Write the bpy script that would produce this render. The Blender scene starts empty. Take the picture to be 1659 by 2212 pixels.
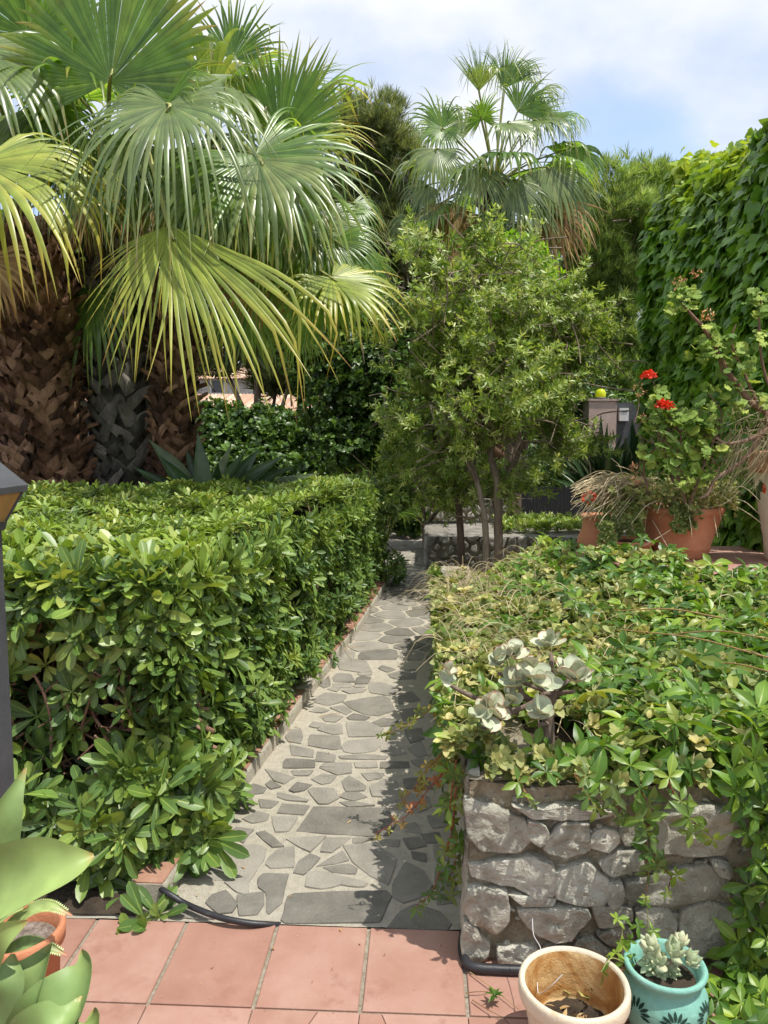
import bpy, math, random
import numpy as np
from mathutils import Vector, Matrix, noise

rng = np.random.default_rng(11)
random.seed(5)
C = bpy.context.scene.collection
R = math.radians
PI = math.pi

# ------------------------------------------------------------------ camera
FPX, CX, CY, EYE, PITCH, YAW = 1660.0, 829.5, 1106.0, 1.5, 5.9, 2.88
cam_data = bpy.data.cameras.new("camera")
cam = bpy.data.objects.new("camera", cam_data)
C.objects.link(cam)
cam.location = (0, 0, EYE)
cam.rotation_euler = (R(90 - PITCH), 0, R(YAW))
cam_data.sensor_fit = 'VERTICAL'
cam_data.sensor_height = 24
cam_data.lens = 24 * FPX / 2212
cam_data.clip_end = 2000
bpy.context.scene.camera = cam
_M = np.array(cam.rotation_euler.to_matrix())


def ray(px, py):
    return _M @ np.array([(px - CX) / FPX, -(py - CY) / FPX, -1.0])


def P(px, py, d):
    """point seen at (px,py) of the photograph, at world distance y = d"""
    r = ray(px, py)
    return np.array([0, 0, EYE]) + r * (d / r[1])


def G(px, py, z=0.0):
    r = ray(px, py)
    return np.array([0, 0, EYE]) + r * ((z - EYE) / r[2])


def pxs(px, d):
    """px pixels at distance d, in metres"""
    return px / FPX * d


# ------------------------------------------------------------------ mesh builder
class MB:
    def __init__(s):
        s.V = []; s.T = []; s.Q = []; s.n = 0

    def add(s, V, F, v=0.5, w=0.0, mat=0, smooth=True):
        V = np.asarray(V, float).reshape(-1, 3)
        F = np.asarray(F, np.int64)
        if F.size == 0:
            return
        m = len(F)
        v = np.broadcast_to(np.asarray(v, float), (m,))
        w = np.broadcast_to(np.asarray(w, float), (m,))
        mt = np.broadcast_to(np.asarray(mat), (m,))
        sm = np.full(m, smooth)
        (s.T if F.shape[1] == 3 else s.Q).append((F + s.n, v, w, mt, sm))
        s.V.append(V); s.n += len(V)

    def build(s, name, mats, parent=None, loc=(0, 0, 0)):
        me = bpy.data.meshes.new(name)
        if s.V:
            V = np.concatenate(s.V) - np.asarray(loc, float)
            parts = s.T + s.Q
            idx = np.concatenate([p[0].ravel() for p in parts])
            tot = np.concatenate([np.full(len(p[0]), p[0].shape[1]) for p in parts])
            st = np.concatenate([[0], np.cumsum(tot)[:-1]])
            me.vertices.add(len(V)); me.vertices.foreach_set('co', V.astype(np.float32).ravel())
            me.loops.add(len(idx)); me.loops.foreach_set('vertex_index', idx.astype(np.int32))
            me.polygons.add(len(tot))
            me.polygons.foreach_set('loop_start', st.astype(np.int32))
            me.polygons.foreach_set('loop_total', tot.astype(np.int32))
            me.polygons.foreach_set('material_index', np.concatenate([p[3] for p in parts]).astype(np.int32))
            me.polygons.foreach_set('use_smooth', np.concatenate([p[4] for p in parts]).astype(bool))
            a = me.attributes.new('v', 'FLOAT', 'FACE')
            a.data.foreach_set('value', np.concatenate([p[1] for p in parts]).astype(np.float32))
            a = me.attributes.new('w', 'FLOAT', 'FACE')
            a.data.foreach_set('value', np.concatenate([p[2] for p in parts]).astype(np.float32))
            me.update(calc_edges=True)
        for m in (mats if isinstance(mats, (list, tuple)) else [mats]):
            me.materials.append(m)
        o = bpy.data.objects.new(name, me)
        C.objects.link(o)
        if parent is not None:
            o.parent = parent
        else:
            o.location = loc
        return o


class Thing:
    """an Empty at the base of the thing; parts are its children"""
    def __init__(s, name, label, cat, loc, group=None):
        s.o = bpy.data.objects.new(name, None); C.objects.link(s.o)
        s.o.empty_display_size = 0.1
        s.loc = np.asarray(loc, float); s.o.location = s.loc
        s.o['label'] = label; s.o['category'] = cat
        if group: s.o['group'] = group

    def part(s, name, mb, mats, under=None, label=None):
        o = mb.build(name, mats, parent=under or s.o, loc=s.loc)
        if label: o['label'] = label
        return o


def tag(o, label, cat, group=None, kind=None):
    o['label'] = label; o['category'] = cat
    if group: o['group'] = group
    if kind: o['kind'] = kind
    return o


def struct(o, kind='structure'):
    o['kind'] = kind
    return o


# ------------------------------------------------------------------ vector helpers
def nrm(a):
    a = np.asarray(a, float)
    return a / np.maximum(np.linalg.norm(a, axis=-1, keepdims=True), 1e-9)


def frames(d, n):
    """columns x,y,z with y along d and z near n"""
    d = nrm(d); x = nrm(np.cross(d, n)); z = np.cross(x, d)
    return np.stack([x, d, z], axis=-1)


def rdir(n):
    return nrm(rng.normal(size=(n, 3)))


def inst(mb, T, pos, Rm, s, v=0.5, w=0.0, mat=0):
    V, F = T[:2]; dv = T[2] if len(T) > 2 else None
    N = len(pos)
    if N == 0: return
    s = np.asarray(s, float)
    if s.ndim == 0: s = np.full(N, float(s))
    if s.ndim == 1: s = s[:, None].repeat(3, 1)
    W = np.einsum('nij,nkj->nki', Rm, V[None] * s[:, None, :]) + pos[:, None, :]
    Fa = (F[None] + (np.arange(N) * len(V))[:, None, None]).reshape(-1, F.shape[1])
    v = np.repeat(np.broadcast_to(v, (N,)), len(F))
    if dv is not None: v = v + np.tile(dv, N)
    w = np.repeat(np.broadcast_to(w, (N,)), len(F))
    m = np.repeat(np.broadcast_to(mat, (N,)), len(F))
    mb.add(W.reshape(-1, 3), Fa, v, w, m)


def leafT(rows, fold=0.25, curl=0.2, petiole=0.0):
    """rows: (t, halfwidth). along +y, unit length; z up"""
    V = []; F = []
    for t, h in rows:
        z = -curl * t * t
        V += [(-h, t, z + fold * h), (0, t, z), (h, t, z + fold * h)]
    for i in range(len(rows) - 1):
        a = i * 3
        F += [(a, a + 1, a + 4, a + 3), (a + 1, a + 2, a + 5, a + 4)]
    return np.array(V, float), np.array(F)


def leafRib(rows, fold=.25, curl=.2, rib=.022, lift=.5, wav=0.):
    """leaf with a pale midrib strip of its own faces"""
    V = []; F = []; dv = []
    for i, (t, h) in enumerate(rows):
        z = -curl * t * t; r = min(rib * (1.2 - t), h * .5)
        V += [(-h, t, z + fold * h + wav * math.sin(i * 2.1)), (-r, t, z), (r, t, z), (h, t, z + fold * h - wav * math.sin(i * 2.1))]
    for i in range(len(rows) - 1):
        a = i * 4
        F += [(a, a + 1, a + 5, a + 4), (a + 1, a + 2, a + 6, a + 5), (a + 2, a + 3, a + 7, a + 6)]; dv += [0, lift, 0]
    return np.array(V, float), np.array(F), np.array(dv)


OB = [(0, .014), (.14, .022), (.35, .075), (.6, .132), (.8, .145), (.93, .10), (1, .01)]
OB_LO = [(0, .02), (.5, .11), (.8, .135), (1, .02)]
PITT = [leafRib(OB, .3, c, wav=wv) for c, wv in ((-.1, 0), (.12, .008), (.28, .012), (.45, 0))]
PITT_LO = [leafT(OB_LO, .3, c) for c in (.0, .25)]
LANC = [leafT([(0, .01), (.2, .10), (.45, .17), (.7, .12), (.88, .05), (1, .005)], .3, c) for c in (.1, .3, .5)]
CREEP = [leafRib([(0, .01), (.13, .05), (.35, .16), (.58, .215), (.78, .14), (.92, .05), (1, .005)], .35, c, lift=.22, wav=wv) for c, wv in ((.12, .01), (.35, .015), (.65, .01))]
ROUND = [leafT([(0, .05), (.2, .27), (.5, .38), (.8, .28), (1, .05)], .25, c) for c in (-.1, .15, .35)]
NARROW = [leafT([(0, .03), (.45, .115), (.75, .105), (1, .01)], .3, c) for c in (0, .25)]
NEEDLE = [leafT([(0, .016), (.6, .012), (1, .002)], .0, c) for c in (0, .3)]


def ivyT(curl=.15):
    o = [(0, 0), (.22, -.12), (.5, .08), (.46, .42), (.3, .45), (.16, .75), (0, 1.0), (-.16, .75), (-.3, .45), (-.46, .42), (-.5, .08), (-.22, -.12)]
    V = [(0, .35, .06)] + [(x, y, -curl * (x * x * 2 + max(0, y - .3) ** 2)) for x, y in o]
    F = [(0, 1 + (i + 1) % 12, 1 + i) for i in range(12)]
    return np.array(V, float), np.array(F)


IVY = [ivyT(.1), ivyT(.4), ivyT(-.1)]


def leaves(mb, Ts, pos, d, n, s, v, w=0.0, mat=0):
    """scatter single leaves, each with one of the templates"""
    N = len(pos)
    v = np.broadcast_to(v, (N,)); w = np.broadcast_to(w, (N,)); s = np.broadcast_to(s, (N,)); mat = np.broadcast_to(mat, (N,))
    k = rng.integers(0, len(Ts), N)
    Rm = frames(d, n)
    for i, T in enumerate(Ts):
        q = k == i
        inst(mb, T, pos[q], Rm[q], s[q], v[q], w[q], mat[q])


def whorls(mb, Ts, pos, ax, k, L, incl=(45, 85), v=(.2, .8), w=0.0, arc=2 * PI, jit=.15, mat=0):
    N = len(pos)
    if N == 0: return
    ax = nrm(ax)
    ref = np.where(np.abs(ax[:, 2:3]) < .9, np.array([[0, 0, 1.]]), np.array([[1., 0, 0]]))
    e1 = nrm(np.cross(ax, ref)); e2 = np.cross(ax, e1)
    ph0 = rng.uniform(0, 2 * PI, (N, 1)) if arc > 6 else np.full((N, 1), -arc / 2)
    ph = ph0 + np.arange(k)[None] * (arc / (k if arc > 6 else k - 1)) + rng.normal(0, jit, (N, k))
    inc = np.radians(rng.uniform(incl[0], incl[1], (N, k)))
    rad = np.cos(ph)[..., None] * e1[:, None] + np.sin(ph)[..., None] * e2[:, None]
    d = ax[:, None] * np.cos(inc)[..., None] + rad * np.sin(inc)[..., None]
    nn = ax[:, None] * np.sin(inc)[..., None] - rad * np.cos(inc)[..., None] + rng.normal(0, .12, (N, k, 3))
    L = np.broadcast_to(L, (N,))
    ls = L[:, None] * rng.uniform(.65, 1.1, (N, k))
    vv = np.clip(rng.uniform(v[0], v[1], (N, 1)) + rng.normal(0, .1, (N, k)), 0, 1) if np.ndim(v[0]) == 0 else None
    ww = np.broadcast_to(np.reshape(w, (-1, 1)) if np.ndim(w) else w, (N, k))
    mm = np.broadcast_to(np.reshape(mat, (-1, 1)) if np.ndim(mat) else mat, (N, k))
    pp = pos[:, None] + np.zeros((N, k, 3))
    leaves(mb, Ts, pp.reshape(-1, 3), d.reshape(-1, 3), nn.reshape(-1, 3), ls.ravel(), vv.ravel(), ww.ravel(), mm.ravel())


def crom(pts, n):
    pts = np.asarray(pts, float)
    if len(pts) == 2:
        t = np.linspace(0, 1, n)[:, None]
        return pts[0] * (1 - t) + pts[1] * t
    q = np.vstack([2 * pts[0] - pts[1], pts, 2 * pts[-1] - pts[-2]])
    out = []
    for u in np.linspace(0, len(pts) - 1 - 1e-6, n):
        i = int(u); t = u - i
        a, b, c, d = q[i:i + 4]
        out.append(.5 * (2 * b + (c - a) * t + (2 * a - 5 * b + 4 * c - d) * t * t + (3 * b - a - 3 * c + d) * t ** 3))
    return np.array(out)


def tube(mb, pts, rad, seg=6, n=None, v=.5, w=0., mat=0, wob=0., flat=1.0):
    pts = np.asarray(pts, float)
    if n: pts = crom(pts, n)
    m = len(pts)
    r = np.interp(np.linspace(0, 1, m), np.linspace(0, 1, len(np.atleast_1d(rad))), np.atleast_1d(rad))
    t = nrm(np.gradient(pts, axis=0))
    ref = np.array([0, 0, 1.]) if abs(t[0, 2]) < .8 else np.array([1., 0, 0])
    x = nrm(np.cross(t, ref)); y = np.cross(t, x)
    a = np.arange(seg) * 2 * PI / seg
    rr = r[:, None] * (1 + wob * rng.normal(size=(m, seg)))
    V = pts[:, None] + rr[..., None] * (np.cos(a)[None, :, None] * x[:, None] + flat * np.sin(a)[None, :, None] * y[:, None])
    i = np.arange(m - 1)[:, None] * seg; j = np.arange(seg)[None]; j2 = (j + 1) % seg
    F = np.stack([i + j, i + j2, i + seg + j2, i + seg + j], -1).reshape(-1, 4)
    base = V.reshape(-1, 3)
    mb.add(base, F, v, w, mat)
    cap = np.vstack([V[-1], pts[-1:]]); mb.add(cap, [(k, (k + 1) % seg, seg) for k in range(seg)], v, w, mat)
    cap = np.vstack([V[0], pts[:1]]); mb.add(cap, [((k + 1) % seg, k, seg) for k in range(seg)], v, w, mat)


def lathe(mb, c, prof, seg=48, mat=0, v=.5, wob=0.0, sq=1.0):
    c = np.asarray(c, float)
    a = np.arange(seg) * 2 * PI / seg
    V = []
    for r, z in prof:
        rr = r * (1 + wob * np.sin(2 * a + 1) + wob * .6 * np.sin(3 * a))
        V.append(np.stack([c[0] + rr * np.cos(a), c[1] + rr * np.sin(a) * sq, np.full(seg, c[2] + z)], -1))
    V = np.array(V)
    i = np.arange(len(prof) - 1)[:, None] * seg; j = np.arange(seg)[None]; j2 = (j + 1) % seg
    F = np.stack([i + j, i + j2, i + seg + j2, i + seg + j], -1).reshape(-1, 4)
    mb.add(V.reshape(-1, 3), F, v, 0, mat)


def box(mb, lo, hi, mat=0, v=.5, w=0.):
    x0, y0, z0 = lo; x1, y1, z1 = hi
    V = [(x0, y0, z0), (x1, y0, z0), (x1, y1, z0), (x0, y1, z0), (x0, y0, z1), (x1, y0, z1), (x1, y1, z1), (x0, y1, z1)]
    F = [(0, 3, 2, 1), (4, 5, 6, 7), (0, 1, 5, 4), (1, 2, 6, 5), (2, 3, 7, 6), (3, 0, 4, 7)]
    mb.add(V, F, v, w, mat, smooth=False)


def hexa(mb, P8, mat=0, v=.5):
    """box with 8 free corners, bottom four then top four"""
    F = [(0, 3, 2, 1), (4, 5, 6, 7), (0, 1, 5, 4), (1, 2, 6, 5), (2, 3, 7, 6), (3, 0, 4, 7)]
    mb.add(P8, F, v, 0, mat, smooth=False)


def blade(mb, pts, widths, normal, cup=.3, thick=.01, n=16, nx=7, v=.5, mat=0, wave=0., w0=0.):
    """thick strap leaf along a spline"""
    c = crom(pts, n)
    t = nrm(np.gradient(c, axis=0))
    w = np.interp(np.linspace(0, 1, n), np.linspace(0, 1, len(widths)), widths)
    # smooth the widths
    for _ in range(2): w[1:-1] = .25 * w[:-2] + .5 * w[1:-1] + .25 * w[2:]
    nn = np.asarray(normal, float)
    if nn.ndim == 1: nn = np.broadcast_to(nn, (n, 3))
    else: nn = crom(nn, n)
    x = nrm(np.cross(t, nn)); z = np.cross(x, t)
    u = np.linspace(-1, 1, nx)
    top = c[:, None] + x[:, None] * (u[None, :, None] * w[:, None, None] * .5) + z[:, None] * ((cup * u[None] ** 2 * w[:, None] * .5 + wave * w[:, None] * np.sin(u[None] * 3 + np.arange(n)[:, None] * .9))[..., None])
    th = thick * (1 - u ** 2 * .9)[None] * np.minimum(1, w / (w.max() * .4))[:, None]
    bot = top - z[:, None] * th[..., None]
    i = np.arange(n - 1)[:, None] * nx; j = np.arange(nx - 1)[None]
    F = np.stack([i + j, i + j + 1, i + nx + j + 1, i + nx + j], -1).reshape(-1, 4)
    wf = w0 + np.repeat(np.linspace(0, 1, n - 1), nx - 1)
    mb.add(top.reshape(-1, 3), F, v, wf, mat)
    V = np.concatenate([top.reshape(-1, 3), bot.reshape(-1, 3)])
    o = n * nx
    mb.add(bot.reshape(-1, 3), F[:, ::-1], v, wf, mat)
    k = np.arange(n - 1)
    E1 = np.stack([k * nx, k * nx + nx, o + k * nx + nx, o + k * nx], -1)
    E2 = np.stack([k * nx + nx - 1, o + k * nx + nx - 1, o + k * nx + 2 * nx - 1, k * nx + 2 * nx - 1], -1)
    mb.add(V, np.vstack([E1, E2]), v, np.tile(np.linspace(0, 1, n - 1), 2) + w0, mat)


def nz(p, s=1.0, seed=0.0):
    return noise.noise(Vector((p[0] * s + seed, p[1] * s + seed * .7, p[2] * s - seed)))


def grid(mb, f, nu, nv, mat=0, v=.5):
    V = [f(i / nu, j / nv) for j in range(nv + 1) for i in range(nu + 1)]
    F = [(j * (nu + 1) + i, j * (nu + 1) + i + 1, (j + 1) * (nu + 1) + i + 1, (j + 1) * (nu + 1) + i) for j in range(nv) for i in range(nu)]
    mb.add(V, F, v, 0, mat)


# ------------------------------------------------------------------ materials
def newmat(name):
    m = bpy.data.materials.new(name); m.use_nodes = True
    nt = m.node_tree; nt.nodes.clear()
    out = nt.nodes.new('ShaderNodeOutputMaterial')
    return m, nt, out


def N(nt, t, **kw):
    n = nt.nodes.new(t)
    for k, v in kw.items():
        if k.startswith('i_'):
            key = k[2:]
            n.inputs[int(key) if key.isdigit() else key.replace('_', ' ')].default_value = v
        else:
            setattr(n, k, v)
    return n


def ramp(nt, stops, interp='LINEAR'):
    r = nt.nodes.new('ShaderNodeValToRGB'); cr = r.color_ramp; cr.interpolation = interp
    while len(cr.elements) < len(stops): cr.elements.new(.5)
    for e, (p, c) in zip(cr.elements, stops):
        e.position = p; e.color = (*c, 1)
    return r


def leafmat(name, stops, tips=None, rough=.42, trans=.3, spec=.45, nscale=9, namt=.25, tcol=1.6, gain=1.28, spots=None):
    """stops: ramp over the per-leaf random number; tips: ramp over w (ageing along the leaf; on the ivy, painted crest light)"""
    m, nt, out = newmat(name); L = nt.links
    av = N(nt, 'ShaderNodeAttribute', attribute_name='v')
    r = ramp(nt, stops); L.new(av.outputs['Fac'], r.inputs[0])
    col = r.outputs[0]
    tc = N(nt, 'ShaderNodeTexCoord')
    no = N(nt, 'ShaderNodeTexNoise', i_Scale=nscale, i_Detail=3.0)
    L.new(tc.outputs['Object'], no.inputs['Vector'])
    mr = N(nt, 'ShaderNodeMapRange', i_1=.3, i_2=.7, i_3=1 - namt, i_4=1 + namt)
    L.new(no.outputs[0], mr.inputs[0])
    mx = N(nt, 'ShaderNodeVectorMath', operation='SCALE')
    mg = N(nt, 'ShaderNodeMath', operation='MULTIPLY', i_1=gain); L.new(mr.outputs[0], mg.inputs[0])
    L.new(col, mx.inputs[0]); L.new(mg.outputs[0], mx.inputs['Scale'])
    mw = N(nt, 'ShaderNodeVectorMath', operation='MULTIPLY'); L.new(mx.outputs[0], mw.inputs[0]); mw.inputs[1].default_value = (1.12, 1.0, .82) if gain > 1.19 else (1, 1, 1)
    col = mw.outputs[0]
    if tips:
        aw = N(nt, 'ShaderNodeAttribute', attribute_name='w')
        rw = ramp(nt, [(p, (f, f, f)) for p, f, c in tips])
        rc = ramp(nt, [(p, c) for p, f, c in tips])
        L.new(aw.outputs['Fac'], rw.inputs[0]); L.new(aw.outputs['Fac'], rc.inputs[0])
        mc = N(nt, 'ShaderNodeMix', data_type='RGBA')
        L.new(rw.outputs[0], mc.inputs[0]); L.new(col, mc.inputs[6]); L.new(rc.outputs[0], mc.inputs[7])
        col = mc.outputs[2]
    for (ss, lo, hi, c) in (spots or ()):
        n2 = N(nt, 'ShaderNodeTexNoise', i_Scale=ss, i_Detail=5.0, i_Roughness=.7); L.new(tc.outputs['Object'], n2.inputs['Vector'])
        mr2 = N(nt, 'ShaderNodeMapRange', i_1=lo, i_2=hi, i_3=0., i_4=.85); L.new(n2.outputs[0], mr2.inputs[0])
        mc2 = N(nt, 'ShaderNodeMix', data_type='RGBA'); L.new(mr2.outputs[0], mc2.inputs[0]); L.new(col, mc2.inputs[6]); mc2.inputs[7].default_value = (*c, 1); col = mc2.outputs[2]
    b = N(nt, 'ShaderNodeBsdfPrincipled', i_Roughness=rough)
    b.inputs['Specular IOR Level'].default_value = spec
    L.new(col, b.inputs['Base Color'])
    t = N(nt, 'ShaderNodeBsdfTranslucent')
    sc = N(nt, 'ShaderNodeVectorMath', operation='MULTIPLY')
    L.new(col, sc.inputs[0]); sc.inputs[1].default_value = (tcol * 1.05, tcol, tcol * .45)
    L.new(sc.outputs[0], t.inputs['Color'])
    ms = N(nt, 'ShaderNodeMixShader', i_0=trans)
    L.new(b.outputs[0], ms.inputs[1]); L.new(t.outputs[0], ms.inputs[2])
    L.new(ms.outputs[0], out.inputs[0])
    return m


def pbr(name, stops, scale=6., detail=8., rough=.8, bump=.0, bscale=40., attr=0., spec=.3, distort=0., stretch=(1, 1, 1), spots=None, bdetail=8., metal=0., bdist=.02):
    """noise-ramped surface; attr mixes the per-face number into the noise"""
    m, nt, out = newmat(name); L = nt.links
    tc = N(nt, 'ShaderNodeTexCoord')
    mp = N(nt, 'ShaderNodeMapping'); mp.inputs['Scale'].default_value = stretch
    L.new(tc.outputs['Object'], mp.inputs[0])
    no = N(nt, 'ShaderNodeTexNoise', i_Scale=scale, i_Detail=detail, i_Roughness=.62, i_Distortion=distort)
    L.new(mp.outputs[0], no.inputs['Vector'])
    fac = no.outputs[0]
    if attr:
        av = N(nt, 'ShaderNodeAttribute', attribute_name='v')
        mm = N(nt, 'ShaderNodeMath', operation='MULTIPLY_ADD')
        sub = N(nt, 'ShaderNodeMath', operation='SUBTRACT', i_1=.5)
        L.new(av.outputs['Fac'], sub.inputs[0])
        L.new(sub.outputs[0], mm.inputs[0]); mm.inputs[1].default_value = attr; L.new(fac, mm.inputs[2])
        fac = mm.outputs[0]
    r = ramp(nt, stops); L.new(fac, r.inputs[0]); col = r.outputs[0]
    if spots:
        for (sscale, lo, hi, c) in spots:
            n2 = N(nt, 'ShaderNodeTexNoise', i_Scale=sscale, i_Detail=6.0, i_Roughness=.7)
            L.new(tc.outputs['Object'], n2.inputs['Vector'])
            mr = N(nt, 'ShaderNodeMapRange', i_1=lo, i_2=hi, i_3=0., i_4=1.)
            L.new(n2.outputs[0], mr.inputs[0])
            mc = N(nt, 'ShaderNodeMix', data_type='RGBA')
            L.new(mr.outputs[0], mc.inputs[0]); L.new(col, mc.inputs[6]); mc.inputs[7].default_value = (*c, 1)
            col = mc.outputs[2]
    b = N(nt, 'ShaderNodeBsdfPrincipled', i_Roughness=rough, i_Metallic=metal)
    b.inputs['Specular IOR Level'].default_value = spec
    L.new(col, b.inputs['Base Color'])
    if bump:
        nb = N(nt, 'ShaderNodeTexNoise', i_Scale=bscale, i_Detail=bdetail, i_Roughness=.65)
        L.new(mp.outputs[0], nb.inputs['Vector'])
        bp = N(nt, 'ShaderNodeBump', i_Strength=bump, i_Distance=bdist)
        L.new(nb.outputs[0], bp.inputs['Height']); L.new(bp.outputs[0], b.inputs['Normal'])
    L.new(b.outputs[0], out.inputs[0])
    return m


M = {}
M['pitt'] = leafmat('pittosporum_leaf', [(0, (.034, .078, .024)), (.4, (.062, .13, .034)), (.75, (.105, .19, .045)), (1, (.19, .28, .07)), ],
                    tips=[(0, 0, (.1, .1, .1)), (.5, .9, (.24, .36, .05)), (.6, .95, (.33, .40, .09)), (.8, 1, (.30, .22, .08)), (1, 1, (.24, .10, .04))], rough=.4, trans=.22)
M['creep'] = leafmat('creeper_leaf', [(0, (.03, .085, .013)), (.45, (.068, .16, .02)), (.8, (.14, .25, .032)), (1, (.24, .34, .05))],
                     tips=[(0, 0, (.1, .1, .1)), (.5, .8, (.30, .30, .04)), (1, 1, (.35, .10, .04))], rough=.4, trans=.3)
M['pale'] = leafmat('pale_leaf', [(0, (.09, .14, .045)), (.5, (.17, .22, .08)), (.8, (.26, .30, .12)), (1, (.38, .38, .19))], rough=.6, trans=.2)
M['palm'] = leafmat('palm_leaf', [(0, (.045, .11, .025)), (.5, (.085, .18, .035)), (1, (.15, .25, .055))],
                    tips=[(0, 0, (.2, .25, .03)), (.55, 0, (.2, .26, .03)), (.85, .75, (.36, .36, .06)), (1, 1, (.40, .26, .08))], rough=.33, trans=.42, spec=.65, tcol=2.1)
M['palm_y'] = leafmat('palm_leaf_yellowing', [(0, (.10, .17, .03)), (.5, (.20, .28, .055)), (1, (.31, .36, .08))],
                      tips=[(0, 0, (.3, .3, .03)), (.45, .1, (.42, .40, .05)), (.8, .85, (.48, .38, .05)), (1, 1, (.42, .20, .05))], rough=.36, trans=.34, spec=.5, tcol=1.7)
M['palm_s'] = leafmat('palm_leaf_silvery', [(0, (.06, .11, .04)), (.5, (.11, .18, .065)), (1, (.20, .26, .11))],
                      tips=[(0, 0, (.3, .3, .1)), (.7, 0, (.3, .3, .12)), (.92, .8, (.36, .29, .12)), (1, 1, (.34, .22, .10))], rough=.32, trans=.36, spec=.7, tcol=1.8)
M['palm_d'] = leafmat('palm_leaf_dead', gain=1.15, stops=[(0, (.18, .10, .045)), (.5, (.36, .21, .085)), (1, (.50, .37, .18))], rough=.75, trans=.2, tcol=1.2)
M['petiole'] = pbr('palm_petiole', [(.3, (.20, .22, .06)), (.7, (.36, .36, .12))], scale=5, rough=.45, attr=.6, spec=.4)
M['boot_brown'] = pbr('palm_boot_brown', [(.15, (.045, .024, .016)), (.45, (.17, .085, .05)), (.75, (.36, .21, .13))], scale=14, detail=10, rough=.85, bump=.8, bscale=90, attr=.7, stretch=(1, 1, .35))
M['boot_grey'] = pbr('palm_boot_grey', [(.15, (.05, .046, .04)), (.5, (.145, .13, .112)), (.85, (.28, .25, .22))], scale=14, detail=10, rough=.85, bump=.8, bscale=90, attr=.6, stretch=(1, 1, .35))
M['fibre'] = pbr('palm_fibre', [(.3, (.07, .035, .02)), (.7, (.20, .11, .06))], scale=30, rough=.95, bump=.6, bscale=120, attr=.6)
M['fibre_grey'] = pbr('palm_fibre_grey', [(.3, (.02, .018, .016)), (.7, (.09, .08, .07))], scale=30, rough=.95, bump=.6, bscale=120, attr=.6)
M['branch'] = pbr('hedge_branch', [(.2, (.11, .055, .035)), (.6, (.26, .15, .10)), (.9, (.38, .26, .19))], scale=25, rough=.85, bump=.4, bscale=120, attr=.6)
M['bark'] = pbr('grey_brown_bark', [(.2, (.12, .085, .06)), (.6, (.25, .19, .145)), (.9, (.38, .31, .25))], scale=18, rough=.9, bump=.7, bscale=70, attr=.5, stretch=(1, 1, .3))
M['straw'] = pbr('dry_stem', [(.2, (.32, .24, .12)), (.8, (.62, .52, .33))], scale=25, rough=.8, attr=.9)
M['vine'] = pbr('vine_stem', [(.2, (.22, .06, .035)), (.8, (.36, .22, .09))], scale=25, rough=.7, attr=.9)
M['soil'] = pbr('dark_soil', [(.3, (.035, .025, .018)), (.7, (.10, .075, .05))], scale=14, rough=1, bump=1, bscale=60)
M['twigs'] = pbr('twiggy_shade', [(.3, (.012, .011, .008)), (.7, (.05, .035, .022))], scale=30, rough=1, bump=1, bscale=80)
M['tile'] = pbr('terracotta_tile', [(.2, (.27, .138, .10)), (.5, (.335, .182, .135)), (.8, (.40, .24, .19))], scale=5, detail=10, rough=.62, bump=.12, bscale=160, attr=.45, spec=.35,
                spots=[(2.2, .5, .75, (.42, .27, .21)), (7, .56, .74, (.27, .13, .095)), (60, .68, .74, (.20, .09, .06)), (33, .70, .76, (.62, .42, .33))])
M['grout'] = pbr('tile_grout', [(.3, (.22, .18, .13)), (.7, (.42, .37, .29))], scale=60, rough=.95, bump=.6, bscale=200, spots=[(90, .6, .7, (.10, .08, .06))])
M['mortar'] = pbr('sandy_mortar', [(.25, (.52, .47, .36)), (.5, (.66, .60, .48)), (.8, (.76, .71, .59))], scale=35, detail=12, rough=.95, bump=1.0, bscale=170, spots=[(140, .62, .70, (.20, .17, .13)), (3, .60, .78, (.42, .38, .31))])
M['paver'] = pbr('grey_lava_paver', [(.15, (.17, .16, .134)), (.45, (.262, .243, .205)), (.8, (.37, .34, .285))], scale=9, detail=12, rough=.85, bump=.7, bscale=110, attr=.6, spots=[(5, .62, .76, (.29, .26, .21)), (180, .63, .70, (.42, .40, .36)), (230, .64, .70, (.10, .10, .095))])
M['rock'] = pbr('wall_limestone', [(.22, (.14, .135, .10)), (.38, (.33, .32, .25)), (.52, (.49, .475, .385)), (.66, (.66, .64, .53)), (.80, (.82, .80, .68))], scale=7, detail=15, rough=.85, bump=1.0, bscale=24, bdetail=15, bdist=.05, attr=.28, distort=.8, stretch=(1, 1, .7),
                spots=[(6, .62, .78, (.44, .32, .20)), (22, .60, .68, (.66, .64, .60)), (50, .64, .70, (.13, .12, .11))])
M['wallmortar'] = pbr('wall_mortar', [(.3, (.27, .23, .15)), (.5, (.44, .385, .27)), (.75, (.62, .56, .42))], scale=12, detail=14, rough=1, bump=1.0, bscale=60, bdetail=14, bdist=.04, spots=[(60, .62, .72, (.14, .10, .075)), (11, .58, .72, (.24, .22, .20))])
M['farrock'] = pbr('far_wall_stone', [(.25, (.13, .12, .10)), (.55, (.27, .25, .22)), (.85, (.42, .40, .35))], scale=7, detail=8, rough=.9, bump=.8, bscale=30, attr=.5)
M['brick'] = pbr('brick_edging', [(.2, (.28, .13, .085)), (.6, (.37, .20, .135)), (.9, (.46, .30, .22))], scale=10, rough=.85, bump=.5, bscale=90, attr=.5, spots=[(8, .6, .7, (.52, .46, .38))])
M['pot_terra'] = pbr('terracotta_pot', [(.2, (.36, .13, .065)), (.5, (.50, .20, .10)), (.85, (.58, .28, .16))], scale=6, detail=10, rough=.75, bump=.3, bscale=60, attr=.4, spots=[(5, .62, .75, (.50, .33, .23)), (25, .66, .74, (.18, .08, .05))])
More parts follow.
